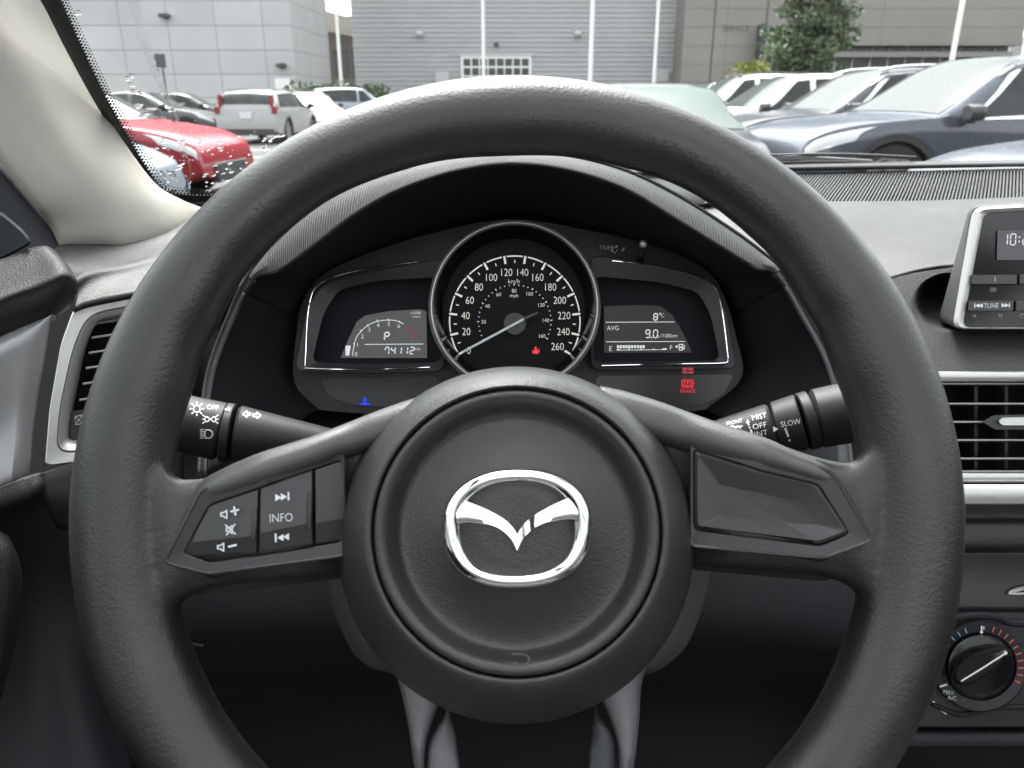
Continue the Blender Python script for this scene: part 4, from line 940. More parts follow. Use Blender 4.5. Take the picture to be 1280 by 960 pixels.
MB_p.build('pillar_cover', M['beige'], cb, face=True, solid=.004)
# ================================================================== windscreen
GYB, GZB, GYT, GZT, BOW = 1.005, 1.115, .40, 1.52, .26
def gf(p):
    v = (p.z - GZB) / (GZT - GZB); u = (p.x - .36) / (.72 - .1 * v)
    return p.y - (GYB + (GYT - GYB) * v - BOW * u * u)
class Gl:
    def hit(s, px, py):
        r = ray(px, py); a, b = .15, 1.6
        for _ in range(40):
            m_ = (a + b) / 2
            if gf(CAM + r * m_) < 0: a = m_
            else: b = m_
        return CAM + r * a
GL = Gl()
def gpt(u, v): return Vector((.36 + (.72 - .1 * v) * u, GYB + (GYT - GYB) * v - BOW * u * u, GZB + (GZT - GZB) * v))
def glassmat(name, tint=(.93, .96, .95), rough=0.0, refl=1.0):
    m = bpy.data.materials.new(name); m.use_nodes = True; nt = m.node_tree; nt.nodes.clear()
    o = nt.nodes.new('ShaderNodeOutputMaterial'); mx = nt.nodes.new('ShaderNodeMixShader'); tr = nt.nodes.new('ShaderNodeBsdfTransparent'); g = nt.nodes.new('ShaderNodeBsdfGlossy'); ge = nt.nodes.new('ShaderNodeNewGeometry')
    def mth(op, a, b_):
        n_ = nt.nodes.new('ShaderNodeMath'); n_.operation = op
        for i_, q in enumerate((a, b_)):
            if isinstance(q, (int, float)): n_.inputs[i_].default_value = q
            elif q is not None: nt.links.new(q, n_.inputs[i_])
        return n_.outputs[0]
    dt = nt.nodes.new('ShaderNodeVectorMath'); dt.operation = 'DOT_PRODUCT'; nt.links.new(ge.outputs['Normal'], dt.inputs[0]); nt.links.new(ge.outputs['Incoming'], dt.inputs[1])
    fres = mth('ADD', mth('MULTIPLY', mth('POWER', mth('SUBTRACT', 1.0, mth('ABSOLUTE', dt.outputs['Value'], None)), 5.0), .9), .05)
    tr.inputs['Color'].default_value = (*tint, 1); g.inputs['Roughness'].default_value = rough; g.inputs['Color'].default_value = (refl,) * 3 + (1,)
    nt.links.new(fres, mx.inputs[0]); nt.links.new(tr.outputs[0], mx.inputs[1]); nt.links.new(g.outputs[0], mx.inputs[2]); nt.links.new(mx.outputs[0], o.inputs[0])
    return m
M['screen'] = glassmat('windscreen glass')
wsn = thing('windscreen', 'raked curved windscreen with black dotted border', 'windscreen', gpt(0, 0))
MB().grid([[gpt(-1 + 2 * i / 40, -.05 + 1.05 * j / 20) for i in range(41)] for j in range(21)]).build('glass', M['screen'], wsn, smooth=True)
ot = [(-40, -150), (0, -75), (48, -4), (78, 54), (112, 117), (140, 164), (165, 206), (185, 234), (200, 247), (230, 258), (300, 262), (380, 262)]
inn = [(10, -150), (40, -75), (74, -4), (100, 54), (130, 117), (154, 160), (176, 198), (190, 220), (203, 236), (222, 243), (300, 245), (380, 245)]
fb = MB(); a = cr([(x, y, 0) for x, y in ot], 5); b = cr([(x, y, 0) for x, y in inn], 5)
def gin(x, y, o=.001):
    p = GL.hit(x, y); return p + (CAM - p).normalized() * o
fb.grid([[gin(p.x, p.y) for p in a], [gin((p.x + q.x) / 2, (p.y + q.y) / 2) for p, q in zip(a, b)], [gin(p.x, p.y) for p in b]])
fr_ = fb.build('border_band', M['frit'], wsn, face=True, solid=.0008)
ik = Ink(GL, .001); n = len(b)
acc = 0; last = b[0]
path = []
for p, q in zip(b, b[1:]):
    Ln = (q - p).length; k_ = max(1, int(Ln / 1.0))
    for i in range(k_): path.append((p + (q - p) * i / k_, (q - p).normalized()))
for r_, (off, rad_, st) in enumerate(((1.4, 1.75, 4.4), (4.8, 1.4, 4.4), (8.0, 1.0, 4.4))):
    nxt = r_ * 2.2; dist = 0
    for i in range(1, len(path)):
        dist += (path[i][0] - path[i - 1][0]).length
        if dist >= nxt:
            p, t_ = path[i]; nn = Vector((-t_.y, t_.x)); nn = nn if nn.x > 0 or nn.y < 0 else -nn
            if abs(t_.x) < .8: nn = Vector((abs(t_.y), -t_.x * math.copysign(1, t_.y)))
            else: nn = Vector((0, -1))
            ik.disc(p.x + nn.x * off, p.y + nn.y * off, rad_, 7); nxt += st
ik.build('border_dots', M['frit'], wsn)

# water lying on the outside of the glass
M['water'] = nodes('water')[0]; b_ = M['water'].node_tree.nodes['Principled BSDF']; setp(b_, Roughness=.02, IOR=1.33); b_.inputs['Transmission Weight'].default_value = 1; b_.inputs['Base Color'].default_value = (.97, .98, .98, 1)
rng = random.Random(5)
def gn(p):
    e = 1e-3; return Vector([(gf(p + Vector([e if i == j else 0 for i in range(3)])) - gf(p)) / e for j in range(3)]).normalized()
wd = MB()
def drop(px, py, w, h, lean=0.0, th=.35):
    c = GL.hit(px, py); n_ = gn(c); dd = (c - CAM).dot(FW); s = dd / F
    ux = (RT - n_ * RT.dot(n_)).normalized(); uy = n_.cross(ux)
    ca, sa = math.cos(lean), math.sin(lean); ux, uy = ux * ca + uy * sa, uy * ca - ux * sa
    seg = 12; j = [rng.uniform(.8, 1.2) for _ in range(seg)]
    L = []
    for f, z in ((.25, 0), (1.0, 0), (.97, .25), (.75, .65), (.4, .93), (.1, 1)):
        L.append([c + n_ * (.0014 + z * th * h * s * 1.2) + ux * w * s * f * j[q] * math.cos(6.28318 * q / seg) + uy * h * s * 1.9 * f * j[q] * math.sin(6.28318 * q / seg) for q in range(seg)])
    wd.loft(L, (True, True))
for _ in range(34): drop(rng.uniform(246, 316), rng.uniform(172, 232), rng.uniform(1.4, 3.6), rng.uniform(.6, 1.1), rng.uniform(-.3, .2), .6)
for _ in range(16): drop(rng.uniform(190, 232), rng.uniform(168, 230), rng.uniform(1.8, 4.8), rng.uniform(.8, 1.6), rng.uniform(-.4, .4), .6)
for x, y, w_ in ((165, 97, 3), (166, 108, 3.4), (168, 116, 4), (174, 134, 5), (180, 146, 5.5), (176, 118, 2.4), (98, 18, 4), (160, 100, 3)): drop(x, y, w_ * 1.25, 2.4, rng.uniform(-.3, .3))
for _ in range(26): drop(rng.uniform(328, 372), rng.uniform(170, 196), rng.uniform(1.6, 4.6), rng.uniform(.9, 1.8), rng.uniform(-.5, -.1), .6)
for _ in range(46): drop(rng.uniform(190, 330), rng.uniform(140, 240), rng.uniform(.6, 1.5), rng.uniform(.5, 1.0))
for x, y in ((206, 222), (214, 221), (219, 222)): drop(x, y, 1.8, 8, .15, .1)
wdo = wd.build('water_drops', M['water'], None); tag(wdo, 'scattered rain drops clinging to the lower left of the windscreen', 'rain drops', None, 'stuff')
rv_ = MB(); path = cr([(166, -10, 0), (176, 40, 0), (188, 74, 0), (196, 95, 0), (212, 130, 0), (222, 160, 0), (230, 190, 0), (236, 215, 0), (235, 242, 0)], 12)
rows = []
for i, p in enumerate(path):
    f = i / len(path); wpx = (5 + 8 * abs(math.sin(i * .31)) * (1 - f) + rng.uniform(0, 3.5)) * .5; r_ = []
    for q in (-1, -.6, -.2, .2, .6, 1):
        x = p.x + q * wpx + rng.uniform(-.6, .6); g_ = GL.hit(x, p.y); n_ = gn(g_); r_.append(g_ + n_ * (.0012 + (1 - q * q) * rng.uniform(.0003, .0010 + .0007 * f)))
    rows.append(r_)
rv_.grid(rows)
bk = [[q + gn(q) * -.0001 for q in r_] for r_ in rows]
rivv = MB(); m6 = len(rows[0])
n_r = len(rows); o_ = len(rivv.v); rivv.v += [q for r_ in rows for q in r_] + [q for r_ in bk for q in r_]
for i in range(n_r - 1):
    for j in range(m6 - 1):
        p_ = i * m6 + j; rivv.f.append((p_, p_ + 1, p_ + m6 + 1, p_ + m6)); p_ += n_r * m6; rivv.f.append((p_, p_ + m6, p_ + m6 + 1, p_ + 1))
    for j in (0, m6 - 1):
        p_ = i * m6 + j; rivv.f.append((p_, p_ + m6, p_ + m6 + n_r * m6, p_ + n_r * m6))
rvo = rivv.build('water_streak', M['water'], None); tag(rvo, 'clear trickle of water running down the left of the windscreen', 'water trickle')

# wipers outside
def wiper(name, label, blade, arm, piv):
    w_ = thing(name, label, 'wiper', GL.hit(*blade[len(blade) // 2]))
    bp_ = [GL.hit(x, y) + gn(GL.hit(x, y)) * .008 for x, y in blade]
    MB().tube(bp_, [.0018] * len(bp_), 8).build('blade', M['satin'], w_)
    bp2 = [p + gn(p) * .010 for p in bp_]
    MB().tube(bp2, .0022, 8).build('blade_frame', M['frit'], w_)
    if arm:
        ap = [GL.hit(x, y) + gn(GL.hit(x, y)) * .014 for x, y in arm]
        MB().tube(ap, [.007, .0068, .0055, .0045, .004][:len(ap)], 8).build('arm', M['satin'], w_)
    return w_
wiper('windscreen_wiper', 'black wiper arm resting along the right base of the windscreen', [(955, 211), (1010, 209.5), (1060, 209.5), (1100, 211), (1145, 213.5)], [(968, 213), (995, 211.5), (1014, 212.5), (1050, 214), (1090, 216)], None)

# ================================================================== our car's shell round the driver
M['liner'] = mat('light headliner', (.26, .25, .23), .9)
M['cloth'] = mat('black floor carpet', (.02, .02, .022), .9)
M['seat'] = mat('light sand seat cloth', (.07, .07, .07), .85)
M['paint'] = mat('own dark paint', (.03, .032, .035), .3, coat=.6)
car_ = thing('car_interior', "car interior around the driver with light headliner and dark floor", 'car interior', (.36, -.6, .3))
def bx(name, c, s, m_, par=car_, bevel=.008): return MB().box(c, s).build(name, m_, par, smooth=False, bevel=bevel)
hl = MB().grid([[Vector((.36 + .62 * u, .42 - BOW * u * u * .9 - (j / 24) * 2.4, 1.515 - .05 * u * u + .03 * math.sin(math.pi * j / 24))) for u in [-1 + i / 10 for i in range(21)]] for j in range(25)])
def light_hole(x, y): return (-.2 < x < .92 and -1.66 < y < -.36) or (-.2 < x < .92 and -.16 < y < .255)  # roof openings added out of view to let sky onto hub and emblem
hl.f = [q for q in hl.f if not light_hole(sum(hl.v[i].x for i in q) / 4, sum(hl.v[i].y for i in q) / 4)]
hl.build('headliner', M['liner'], car_, solid=.02, face=True)
M['tint'] = glassmat('side glass dimmed to cut fill', (.55, .58, .56))  # tint added to the unseen windows to hold back fill light
MB().grid([[Vector((x, -2.15, 1.1)), Vector((x, -1.85, 1.5))] for x in (-.4, .36, 1.1)]).build('rear_glass', M['tint'], car_)
for x in (-.43, 1.15): MB().grid([[Vector((x, y, 1.0)), Vector((x + (.06 if x < 0 else -.06), y, 1.47))] for y in (.5, 0, -.36, -.48, -1.0, -1.75)]).build('side_glass', M['tint'], car_)
bx('floor', (.36, -.6, .26), (1.56, 3.6, .04), M['cloth'])
bx('firewall', (.36, 1.12, .66), (1.5, .03, .8), M['dark'])
bx('passenger_door', (1.16, -.3, .66), (.06, 2.4, .76), M['dark'])
bx('rear_door', (-.44, -1.0, .66), (.06, 1.3, .76), M['dark'])
bx('door_core', (-.45, .1, .60), (.04, 1.0, .62), M['dark'])
bx('rear_shelf', (.36, -2.2, .70), (1.5, .06, .9), M['cloth'])
for x in (-.40, 1.12): bx('centre_pillar', (x, -.42, 1.24), (.05, .12, .52), M['liner'])
for x in (-.38, 1.10): bx('rear_pillar', (x, -1.9, 1.24), (.06, .35, .52), M['liner'])
for x in (0, .72):
    bx('seat_back', (x, -.50, .74), (.50, .14, .50), M['seat'], bevel=.05); bx('seat_cushion', (x, -.20, .50), (.50, .52, .14), M['seat'], bevel=.05)
bx('rear_seat', (.36, -1.5, .7), (1.3, .4, .6), M['seat'], bevel=.05)
rows = []
for j, (y, z) in enumerate(((1.30, 1.065), (1.42, 1.05), (1.7, .98), (2.0, .88), (2.15, .76), (2.18, .5))):
    rows.append([Vector((.36 + .85 * u * (1 - .02 * j), y - BOW * u * u * .9, z - .06 * u * u)) for u in [-1 + i / 6 for i in range(13)]])
MB().grid(rows).build('bonnet', M['paint'], car_, face=True, solid=.01)
rows = [[gpt(-1 + i / 10, -.03) + Vector((0, .0, -.004)) for i in range(21)], [gpt(-1 + i / 10, -.03) + Vector((0, .12, -.05)) for i in range(21)], [gpt(-1 + i / 10, -.03) + Vector((0, .24, -.045)) for i in range(21)]]
MB().grid(rows).build('cowl_panel', M['dark'], car_, face=True, solid=.004)
# ================================================================== ground
M['asphalt'] = mat('damp grey asphalt', (.065, .064, .062), .8, spec=.25, vary=.15, vscale=1.5, rvary=.2, bump=[('noise', 160, .004)])
M['line'] = mat('worn white road paint', (.62, .62, .60), .6, vary=.15, vscale=9)
struct(MB().grid([[(-300, -150, 0), (300, -150, 0)], [(-300, 500, 0), (300, 500, 0)]]).build('ground', M['asphalt'], smooth=False))
pl_ = MB()
for sx in (-1, 1):
    for i in range(9):
        y = 4.6 + i * 2.6; x0 = sx * 2.8; pl_.box((x0 + sx * 2.4, y, .004), (4.8, .1, .004))
struct(pl_.build('parking_lines', M['line'], smooth=False))

# ================================================================== cars
M['tyre'] = mat('tyre rubber', (.018, .018, .019), .8)
M['alloy'] = mat('alloy rim', (.42, .42, .43), .35, metal=.8)
M['clad'] = mat('black cladding', (.025, .025, .027), .6)
M['carglass'] = mat('tinted car glass', (.028, .034, .033), .06, spec=.3, vary=.4, vscale=2.2)
pass
def softglass(name, col, k, rough=.06, tint=(.97, 1, .985), f0=.04):
    m, nt, b = nodes(name); b.inputs['Base Color'].default_value = (*col, 1); setp(b, Roughness=.4); b.inputs['Specular IOR Level'].default_value = 0
    b.inputs['Base Color'].default_value = (*col, 1); lw = nt.nodes.new('ShaderNodeLayerWeight'); lw.inputs['Blend'].default_value = .5
    pw = nt.nodes.new('ShaderNodeMath'); pw.operation = 'POWER'; pw.inputs[1].default_value = 2.2; ml = nt.nodes.new('ShaderNodeMath'); ml.operation = 'MULTIPLY_ADD'; ml.inputs[1].default_value = k; ml.inputs[2].default_value = f0
    nt.links.new(lw.outputs['Facing'], pw.inputs[0]); nt.links.new(pw.outputs[0], ml.inputs[0])
    g = nt.nodes.new('ShaderNodeBsdfGlossy'); g.inputs['Roughness'].default_value = rough; g.inputs['Color'].default_value = (*tint, 1); mx = nt.nodes.new('ShaderNodeMixShader'); d_ = nt.nodes.new('ShaderNodeBsdfDiffuse'); d_.inputs['Color'].default_value = (*col, 1)
    nt.links.new(ml.outputs[0], mx.inputs[0]); nt.links.new(d_.outputs[0], mx.inputs[1]); nt.links.new(g.outputs[0], mx.inputs[2]); nt.links.new(mx.outputs[0], nt.nodes['Material Output'].inputs[0]); return m
M['paleglass'] = softglass('sky-lit windscreen glass', (.042, .047, .045), .19, .10)
M['lamp'] = mat('clear headlamp', (.55, .57, .58), .08, spec=.7, coat=1)
M['taillamp'] = mat('red tail lamp', (.20, .01, .014), .2, coat=.4)
M['plate'] = mat('number plate', (.55, .56, .58), .5)
M['trimchrome'] = mat('bright window trim', (.75, .76, .77), .15, metal=1)
def paint(name, col, metal=.0, rough=.34): return softglass(name, [c * (1 + .6 * metal) for c in col], .24, .18, (1, 1, 1), .05)
PROF = {
 'suv': [(-.5, .72), (-.492, 1.00), (-.475, 1.12), (-.44, 1.42), (-.41, 1.58), (-.34, 1.645), (-.1, 1.68), (.03, 1.655), (.09, 1.58), (.225, 1.14), (.26, 1.09), (.39, 1.02), (.46, .94), (.488, .84), (.5, .66)],
 'wagon': [(-.5, .62), (-.492, .90), (-.48, 1.02), (-.45, 1.26), (-.42, 1.38), (-.36, 1.42), (-.05, 1.46), (.05, 1.41), (.10, 1.33), (.225, 1.00), (.27, .95), (.40, .88), (.47, .78), (.49, .70), (.5, .55)],
 'sedan': [(-.5, .62), (-.49, .90), (-.47, 1.0), (-.37, 1.04), (-.33, 1.06), (-.20, 1.34), (-.14, 1.40), (-.02, 1.43), (.05, 1.39), (.10, 1.31), (.225, .99), (.27, .93), (.40, .84), (.47, .73), (.49, .66), (.5, .5)],
}
def car(name, label, style, L, W, col, loc, rot, group='parked cars outside', hs=1.0, chrome=False, rails=False, ws=None, detail=True, trimlow=True, mirrors=True, rwx=None):
    root = thing(name, label, 'car', (0, 0, 0), group)
    pm_ = paint(name + ' paint ' + label[:12], *col)
    P = cr([(x, z, 0) for x, z in PROF[style]], 8); px = [p.x for p in P]
    def ztop(x):
        u = x / L
        for a, b in zip(P, P[1:]):
            if a.x <= u <= b.x + 1e-9: return (a.y + (b.y - a.y) * (u - a.x) / max(1e-9, b.x - a.x)) * hs
        return (P[0].y if u < 0 else P[-1].y) * hs
    belt = {'suv': 1.06, 'wagon': .96, 'sedan': .95}[style]
    def zbelt(x): u = x / L; return (belt + (.03 if u < 0 else -.05) * abs(u)) * hs
    def hw(x):
        u = abs(x / L) * 2
        return W / 2 * (1 - .02 * u ** 2 - (.10 if x > 0 else .07) * u ** 8)
    zr = (.22 if style != 'suv' else .27)
    def sec(x):
        w = hw(x); zt = ztop(x); u = abs(x / L) * 2; zb = zr + .10 * u ** 10
        zs = min(zbelt(x), zt - .03); h = max(0.0, zt - zbelt(x)); g = min(1, h / .12)
        wr = (w - .02) * (1 - g) * .97 + g * (w - .05 - .30 * h)
        zm = zb + (zs - zb) * .55; k = min(1, h / .2)
        return [(0, zb), (.75 * w, zb), (.955 * w, zb + .05), (.985 * w, zb + (zm - zb) * .5), (w, zm), (w * .992, zs - .05 * (zs - zb) / .7), (w * .965, zs),
                ((w * .965 + wr) / 2 + .02 * g, (zs + zt - .06 * k) / 2 if g > .5 else zs + (zt - zs) * .4), (wr, zs + (zt - zs) * .7 if k < .3 else zt - .07 * k), (wr - .07 * k - .02, zt - .022 * k - .004), (wr * .55, zt + .002), (0, zt + .006)]
    def Sp(x, s, side=1):
        q = sec(x); i = min(int(s), 10); f = s - i
        y = q[i][0] * (1 - f) + q[i + 1][0] * f; z = q[i][1] * (1 - f) + q[i + 1][1] * f
        return Vector((x, side * y, z))
    ss = [0, 1, 2, 2.5, 3, 3.33, 3.67, 4, 4.33, 4.67, 5, 6, 7, 8, 8.5, 9, 10, 11]
    NX = 120; xs = [-L / 2 + L * i / NX for i in range(NX + 1)]
    wb = L * .295; rw = rwx or (.335 if style != 'suv' else .365)
    wc = [(-wb, rw), (wb + .02 * L, rw)]
    body = MB()
    for side in (1, -1):
        rows = [[Sp(x, s, side) for s in ss] for x in xs]
        o = len(body.v); m_ = len(ss); body.v += [p for r in rows for p in r]
        for i in range(NX):
            for j in range(m_ - 1):
                c = (rows[i][j] + rows[i + 1][j + 1]) / 2
                if detail and 1 <= j <= 9 and any((c.x - wx) ** 2 + (c.z - wz) ** 2 < (rw + .045) ** 2 for wx, wz in wc): continue
                body.f.append((o + i * m_ + j, o + i * m_ + j + 1, o + (i + 1) * m_ + j + 1, o + (i + 1) * m_ + j))
    for xx in (xs[0], xs[-1]):
        a = [Sp(xx, s, 1) for s in ss]; b = [Sp(xx, s, -1) for s in reversed(ss[1:-1])]
        body.add(a + b, [tuple(range(len(a) + len(b)))])
    bd = body.build('body', pm_, root, local=True, angle=40, weld=True)
    def patch(pts, name, m_, off=.004, sides=(1, -1), par=None, n=10):
        """quad corners in (x, s): rear-bottom, front-bottom, front-top, rear-top"""
        (x0, s0), (x1, s1), (x2, s2), (x3, s3) = pts; out = []
        for side in sides:
            rows = []
            for i in range(n + 1):
                f = i / n; r_ = []
                for j in range(6):
                    g = j / 5
                    x = (x0 + (x1 - x0) * f) * (1 - g) + (x3 + (x2 - x3) * f) * g; s = (s0 + (s1 - s0) * f) * (1 - g) + (s3 + (s2 - s3) * f) * g
                    p = Sp(x, s, side); e = .01
                    nn = (Sp(x + e, s, side) - Sp(x - e, s, side)).cross(Sp(x, s + .05, side) - Sp(x, max(0, s - .05), side))
                    if nn.length < 1e-9: nn = Vector((0, side, 0))
                    nn.normalize()
                    if nn.y * side < 0 or (abs(nn.y) < .2 and nn.z < -.1): nn = -nn
                    r_.append(p + nn * off)
                rows.append(r_)
            mm = MB().grid(rows); out.append(mm.build(name, m_, par or root, local=True, angle=60))
        return out
    u = lambda f: f * L
    if style == 'suv': g = dict(r=-.42, r2=-.33, bp=.0, f=.185, ft=.055, wr=-.455, wt=-.405, c=.232, ct=.055)
    elif style == 'wagon': g = dict(r=-.43, r2=-.37, bp=-.03, f=.19, ft=.06, wr=-.475, wt=-.425, c=.24, ct=.06)
    else: g = dict(r=-.30, r2=-.19, bp=-.02, f=.19, ft=.06, wr=-.325, wt=-.165, c=.24, ct=.06)
    gm = M['carglass']
    if chrome:
        patch([(u(g['r']) - .05, 6.02), (u(g['f']) + .07, 6.02), (u(g['ft']) + .05, 8.22), (u(g['r2']) - .05, 8.22)], 'window_trim', M['trimchrome'], .004, n=22)
    o_ = .009
    patch([(u(g['r']), 6.14), (u(g['bp']) - .05, 6.14), (u(g['bp']) - .05, 7.95), (u(g['r2']), 7.9)], 'side_window', gm, o_)
    patch([(u(g['bp']) + .04, 6.14), (u(g['f']), 6.14), (u(g['ft']), 7.92), (u(g['bp']) + .04, 7.95)], 'side_window', gm, o_)
    def across(xa, xb, sa, sb, name, m_, off=.006):
        rows = []
        for i in range(9):
            x = xa + (xb - xa) * i / 8; r_ = []
            for q in [sa + (11 - sa) * k / 6 for k in range(7)]: r_.append((x, q, 1))
            r_ += [(x, q, -1) for x, q, _ in reversed(r_[:-1])]
            rows.append([Sp(*a) for a in r_])
        nrm = (rows[8][6] - rows[0][6]).cross(Vector((0, 1, 0))).normalized(); nrm = nrm if nrm.z > 0 else -nrm
        MB().grid([[p + nrm * off for p in r] for r in rows]).build(name, m_, root, local=True, angle=60)
    across(u(g['c']), u(g['ct']), 8.6, 8.7, 'windscreen', ws or M['carglass'])
    across(u(g['wr']), u(g['wt']), 8.6, 8.7, 'rear_window', gm)
    if detail:
        for f in (.085,):    # lamps
            patch([(u(.40), 4.75), (u(.492), 4.55), (u(.488), 5.6), (u(.36), 5.75)], 'headlight', M['lamp'], .006)
            if style == 'wagon':
                for sy in (1, -1): MB().box((-L * .494, sy * W * .43, .92), (.07, .15, .20)).box((-L * .468, sy * W * .385, 1.16), (.16, .10, .34)).build('tail_light', M['taillamp'], root, local=True, smooth=False, bevel=.015)
            if style == 'wagon': patch([(u(-.494), 5.2), (u(-.455), 5.3), (u(-.455), 7.6), (u(-.483), 7.6)], 'tail_light', M['taillamp'], .008)
            else: patch([(u(-.495), 4.9), (u(-.42), 5.2), (u(-.40), 5.9), (u(-.492), 5.9)], 'tail_light', M['taillamp'], .008)
        zz = ztop(L / 2)
        MB().loft([[Vector((L / 2 - .01, y, z)) for y, z in q] for q in [[(-.5, zz - .02), (.5, zz - .02), (.42, zz - .26), (-.42, zz - .26)]]] + [[Vector((L / 2 + .02, y * .96, z)) for y, z in [(-.5, zz - .03), (.5, zz - .03), (.42, zz - .25), (-.42, zz - .25)]]], (True, True)).build('grille', M['clad'], root, local=True, smooth=False)
        MB().box((L / 2 + .012, 0, zz - .36), (.03, W * .72, .10)).build('front_intake', M['clad'], root, local=True, smooth=False, bevel=.01)
        MB().box((-L / 2 - .012, 0, zr + .12), (.04, W * .8, .16)).build('rear_bumper', M['clad'], root, local=True, smooth=False, bevel=.01)
        MB().box((-L / 2 - .012, 0, .78 * hs if style != 'suv' else .86), (.02, .32, .16)).build('number_plate', M['plate'], root, local=True, smooth=False, bevel=.004)
        for side in (1, -1):
            x = u(g['f']) - .02; y = hw(x) - .02; z = zbelt(x) + .07
            if not mirrors: continue
            mm = MB().loft([[Vector((x + dx, side * (y + .02 + yy * (1 - .25 * abs(q))), z + zz_)) for yy, zz_ in [(.02, -.05), (.10, -.075), (.20, -.06), (.235, 0), (.20, .055), (.10, .075), (.03, .06), (.0, 0)]] for q, dx in ((-1, -.06), (0, .02), (1, .09))], (True, True))
            mr_ = mm.build('side_mirror', pm_ if not trimlow else M['clad'], root, local=True, bevel=.012)
            MB().box((x + .02, side * (y + .04), z - .07), (.06, .14, .05)).build('mirror_arm', M['clad'], mr_, local=True, smooth=False)
            for xx in (u(.02), u(-.2)):
                p = Sp(xx, 5.35, side); MB().box((p.x, p.y + side * .012, p.z), (.2, .03, .03)).build('door_handle', pm_, root, local=True, smooth=False, bevel=.008)
            if rails:
                MB().tube([Sp(xx, 9, side) + Vector((0, 0, .045)) for xx in [u(-.36 + .44 * i / 10) for i in range(11)]], .018, 8).build('roof_rail', M['trimchrome'] if chrome else M['clad'], root, local=True)
    for wx, wz in wc:
        for side in (1, -1):
            y = side * (hw(wx) - .02)
            if detail:
                ar = [Vector((wx + (rw + .02) * math.cos(a), 0, wz + (rw + .02) * math.sin(a))) for a in [rad(-14 + 208 * i / 24) for i in range(25)]]
                rows = []
                for p in ar:
                    d = (p - Vector((wx, 0, wz))).normalized()
                    rows.append([Vector((p.x, side * (abs(y) - .35), p.z)), Vector((p.x, y + side * .024, p.z)), Vector((p.x + d.x * .07, y + side * .03, p.z + d.z * .07)), Vector((p.x + d.x * .085, y - side * .01, p.z + d.z * .085))])
                MB().grid(rows).build('wheel_arch', M['clad'], root, local=True, angle=30)
            wh = MB().lathe((wx, y - side * .21, wz), (0, side, 0), [(.20, .0), (rw - .02, 0), (rw, .03), (rw, .17), (rw - .02, .20), (rw * .74, .205), (rw * .72, .17)], 32, (True, False)).build('wheel', M['tyre'], root, local=True)
            mm = MB().lathe((wx, y - side * .21, wz), (0, side, 0), [(rw * .73, .16), (rw * .73, .195), (rw * .66, .19), (rw * .64, .12), (.02, .11)], 32, (False, True))
            for q in range(5):
                a = rad(72 * q + 18); d = Vector((math.cos(a), 0, math.sin(a))); tt = Vector((-math.sin(a), 0, math.cos(a)))
                c = Vector((wx, y - side * .21, wz)); vs = []
                for rr, ww, hh in ((.03, .035, .17), (rw * .68, .05, .185)):
                    for sx in (-1, 1):
                        for hz in (hh - .04, hh): vs.append(c + d * rr + tt * ww * sx + Vector((0, side * hz, 0)))
                mm.add(vs, [(0, 1, 3, 2), (4, 6, 7, 5), (0, 4, 5, 1), (2, 3, 7, 6), (0, 2, 6, 4), (1, 5, 7, 3)])
            mm.build('rim', M['alloy'], wh, local=True, angle=30)
    root.location = loc; root.rotation_euler = (0, 0, rot)
    return root
PI = math.pi
def rowcar(side, Y, L, X): return (X + side * L / 2, Y, 0)
GL_ = 'cars parked in the left row'; GR_ = 'cars parked in the right row'; GF_ = 'cars parked far off by the buildings'
car('parked_car', 'blue-grey car nearest the left pillar, bonnet seen behind rain drops', 'sedan', 4.5, 1.8, ((.15, .17, .195), .3), rowcar(-1, 6.4, 4.5, -2.95), 0, GL_)
car('parked_car', 'red car with long clear headlamp behind the wet windscreen corner', 'sedan', 4.5, 1.8, ((.21, .012, .02), .1), rowcar(-1, 10.2, 4.5, -3.55), -.06, GL_)
car('parked_car', 'silver estate car seen from behind with tall red tail lamps', 'wagon', 4.7, 1.85, ((.21, .21, .21), .6), (XP(305, 22.6), 22.6 + 2.35, 0), PI / 2, GF_, rails=True)
car('parked_car', 'white car beyond the silver estate, only its front showing', 'sedan', 4.4, 1.8, ((.72, .72, .70), 0), (XP(383, 30), 30, 0), -PI / 2 + .5, GF_)
car('parked_car', 'black car side-on before the pale panelled building', 'sedan', 4.4, 1.8, ((.02, .02, .022), .2), (XP(228, 29), 29, 0), 0.15, GF_)
car('parked_car', 'dark grey car behind the red one near the sign post', 'sedan', 4.4, 1.8, ((.06, .06, .065), .3), (XP(178, 24), 24, 0), .1, GF_)
car('parked_car', 'small blue-grey car by the hedge at the gap between buildings', 'suv', 4.3, 1.8, ((.20, .23, .27), .4), (XP(444, 36), 36, 0), .35, GF_)
car('parked_car', 'dark car with pale greenish windscreen just over the wheel rim', 'sedan', 4.6, 1.82, ((.02, .024, .026), 0), (1.55, 9.4, 0), -PI / 2, GR_, ws=softglass('greenish windscreen', (.075, .095, .085), .08), hs=.96, mirrors=False)
car('parked_car', 'dark car lowest at right, only its rounded bonnet showing', 'sedan', 4.6, 1.85, ((.05, .055, .065), .4), rowcar(1, 5.3, 4.6, 2.95), PI, GR_)
car('parked_suv', 'navy blue SUV with chrome window line, nearest of the right row', 'suv', 4.95, 1.88, ((.045, .053, .066), .3), rowcar(1, 8.7, 4.95, 2.6), PI + .12, GR_, hs=.965, rwx=.405, chrome=True, ws=M['paleglass'])
car('parked_suv', 'black SUV with chrome window line behind the navy SUV', 'suv', 4.65, 1.88, ((.028, .03, .035), .3), rowcar(1, 11.6, 4.65, 2.85), PI + .06, GR_, hs=.955, chrome=True, rails=True, ws=M['paleglass'])
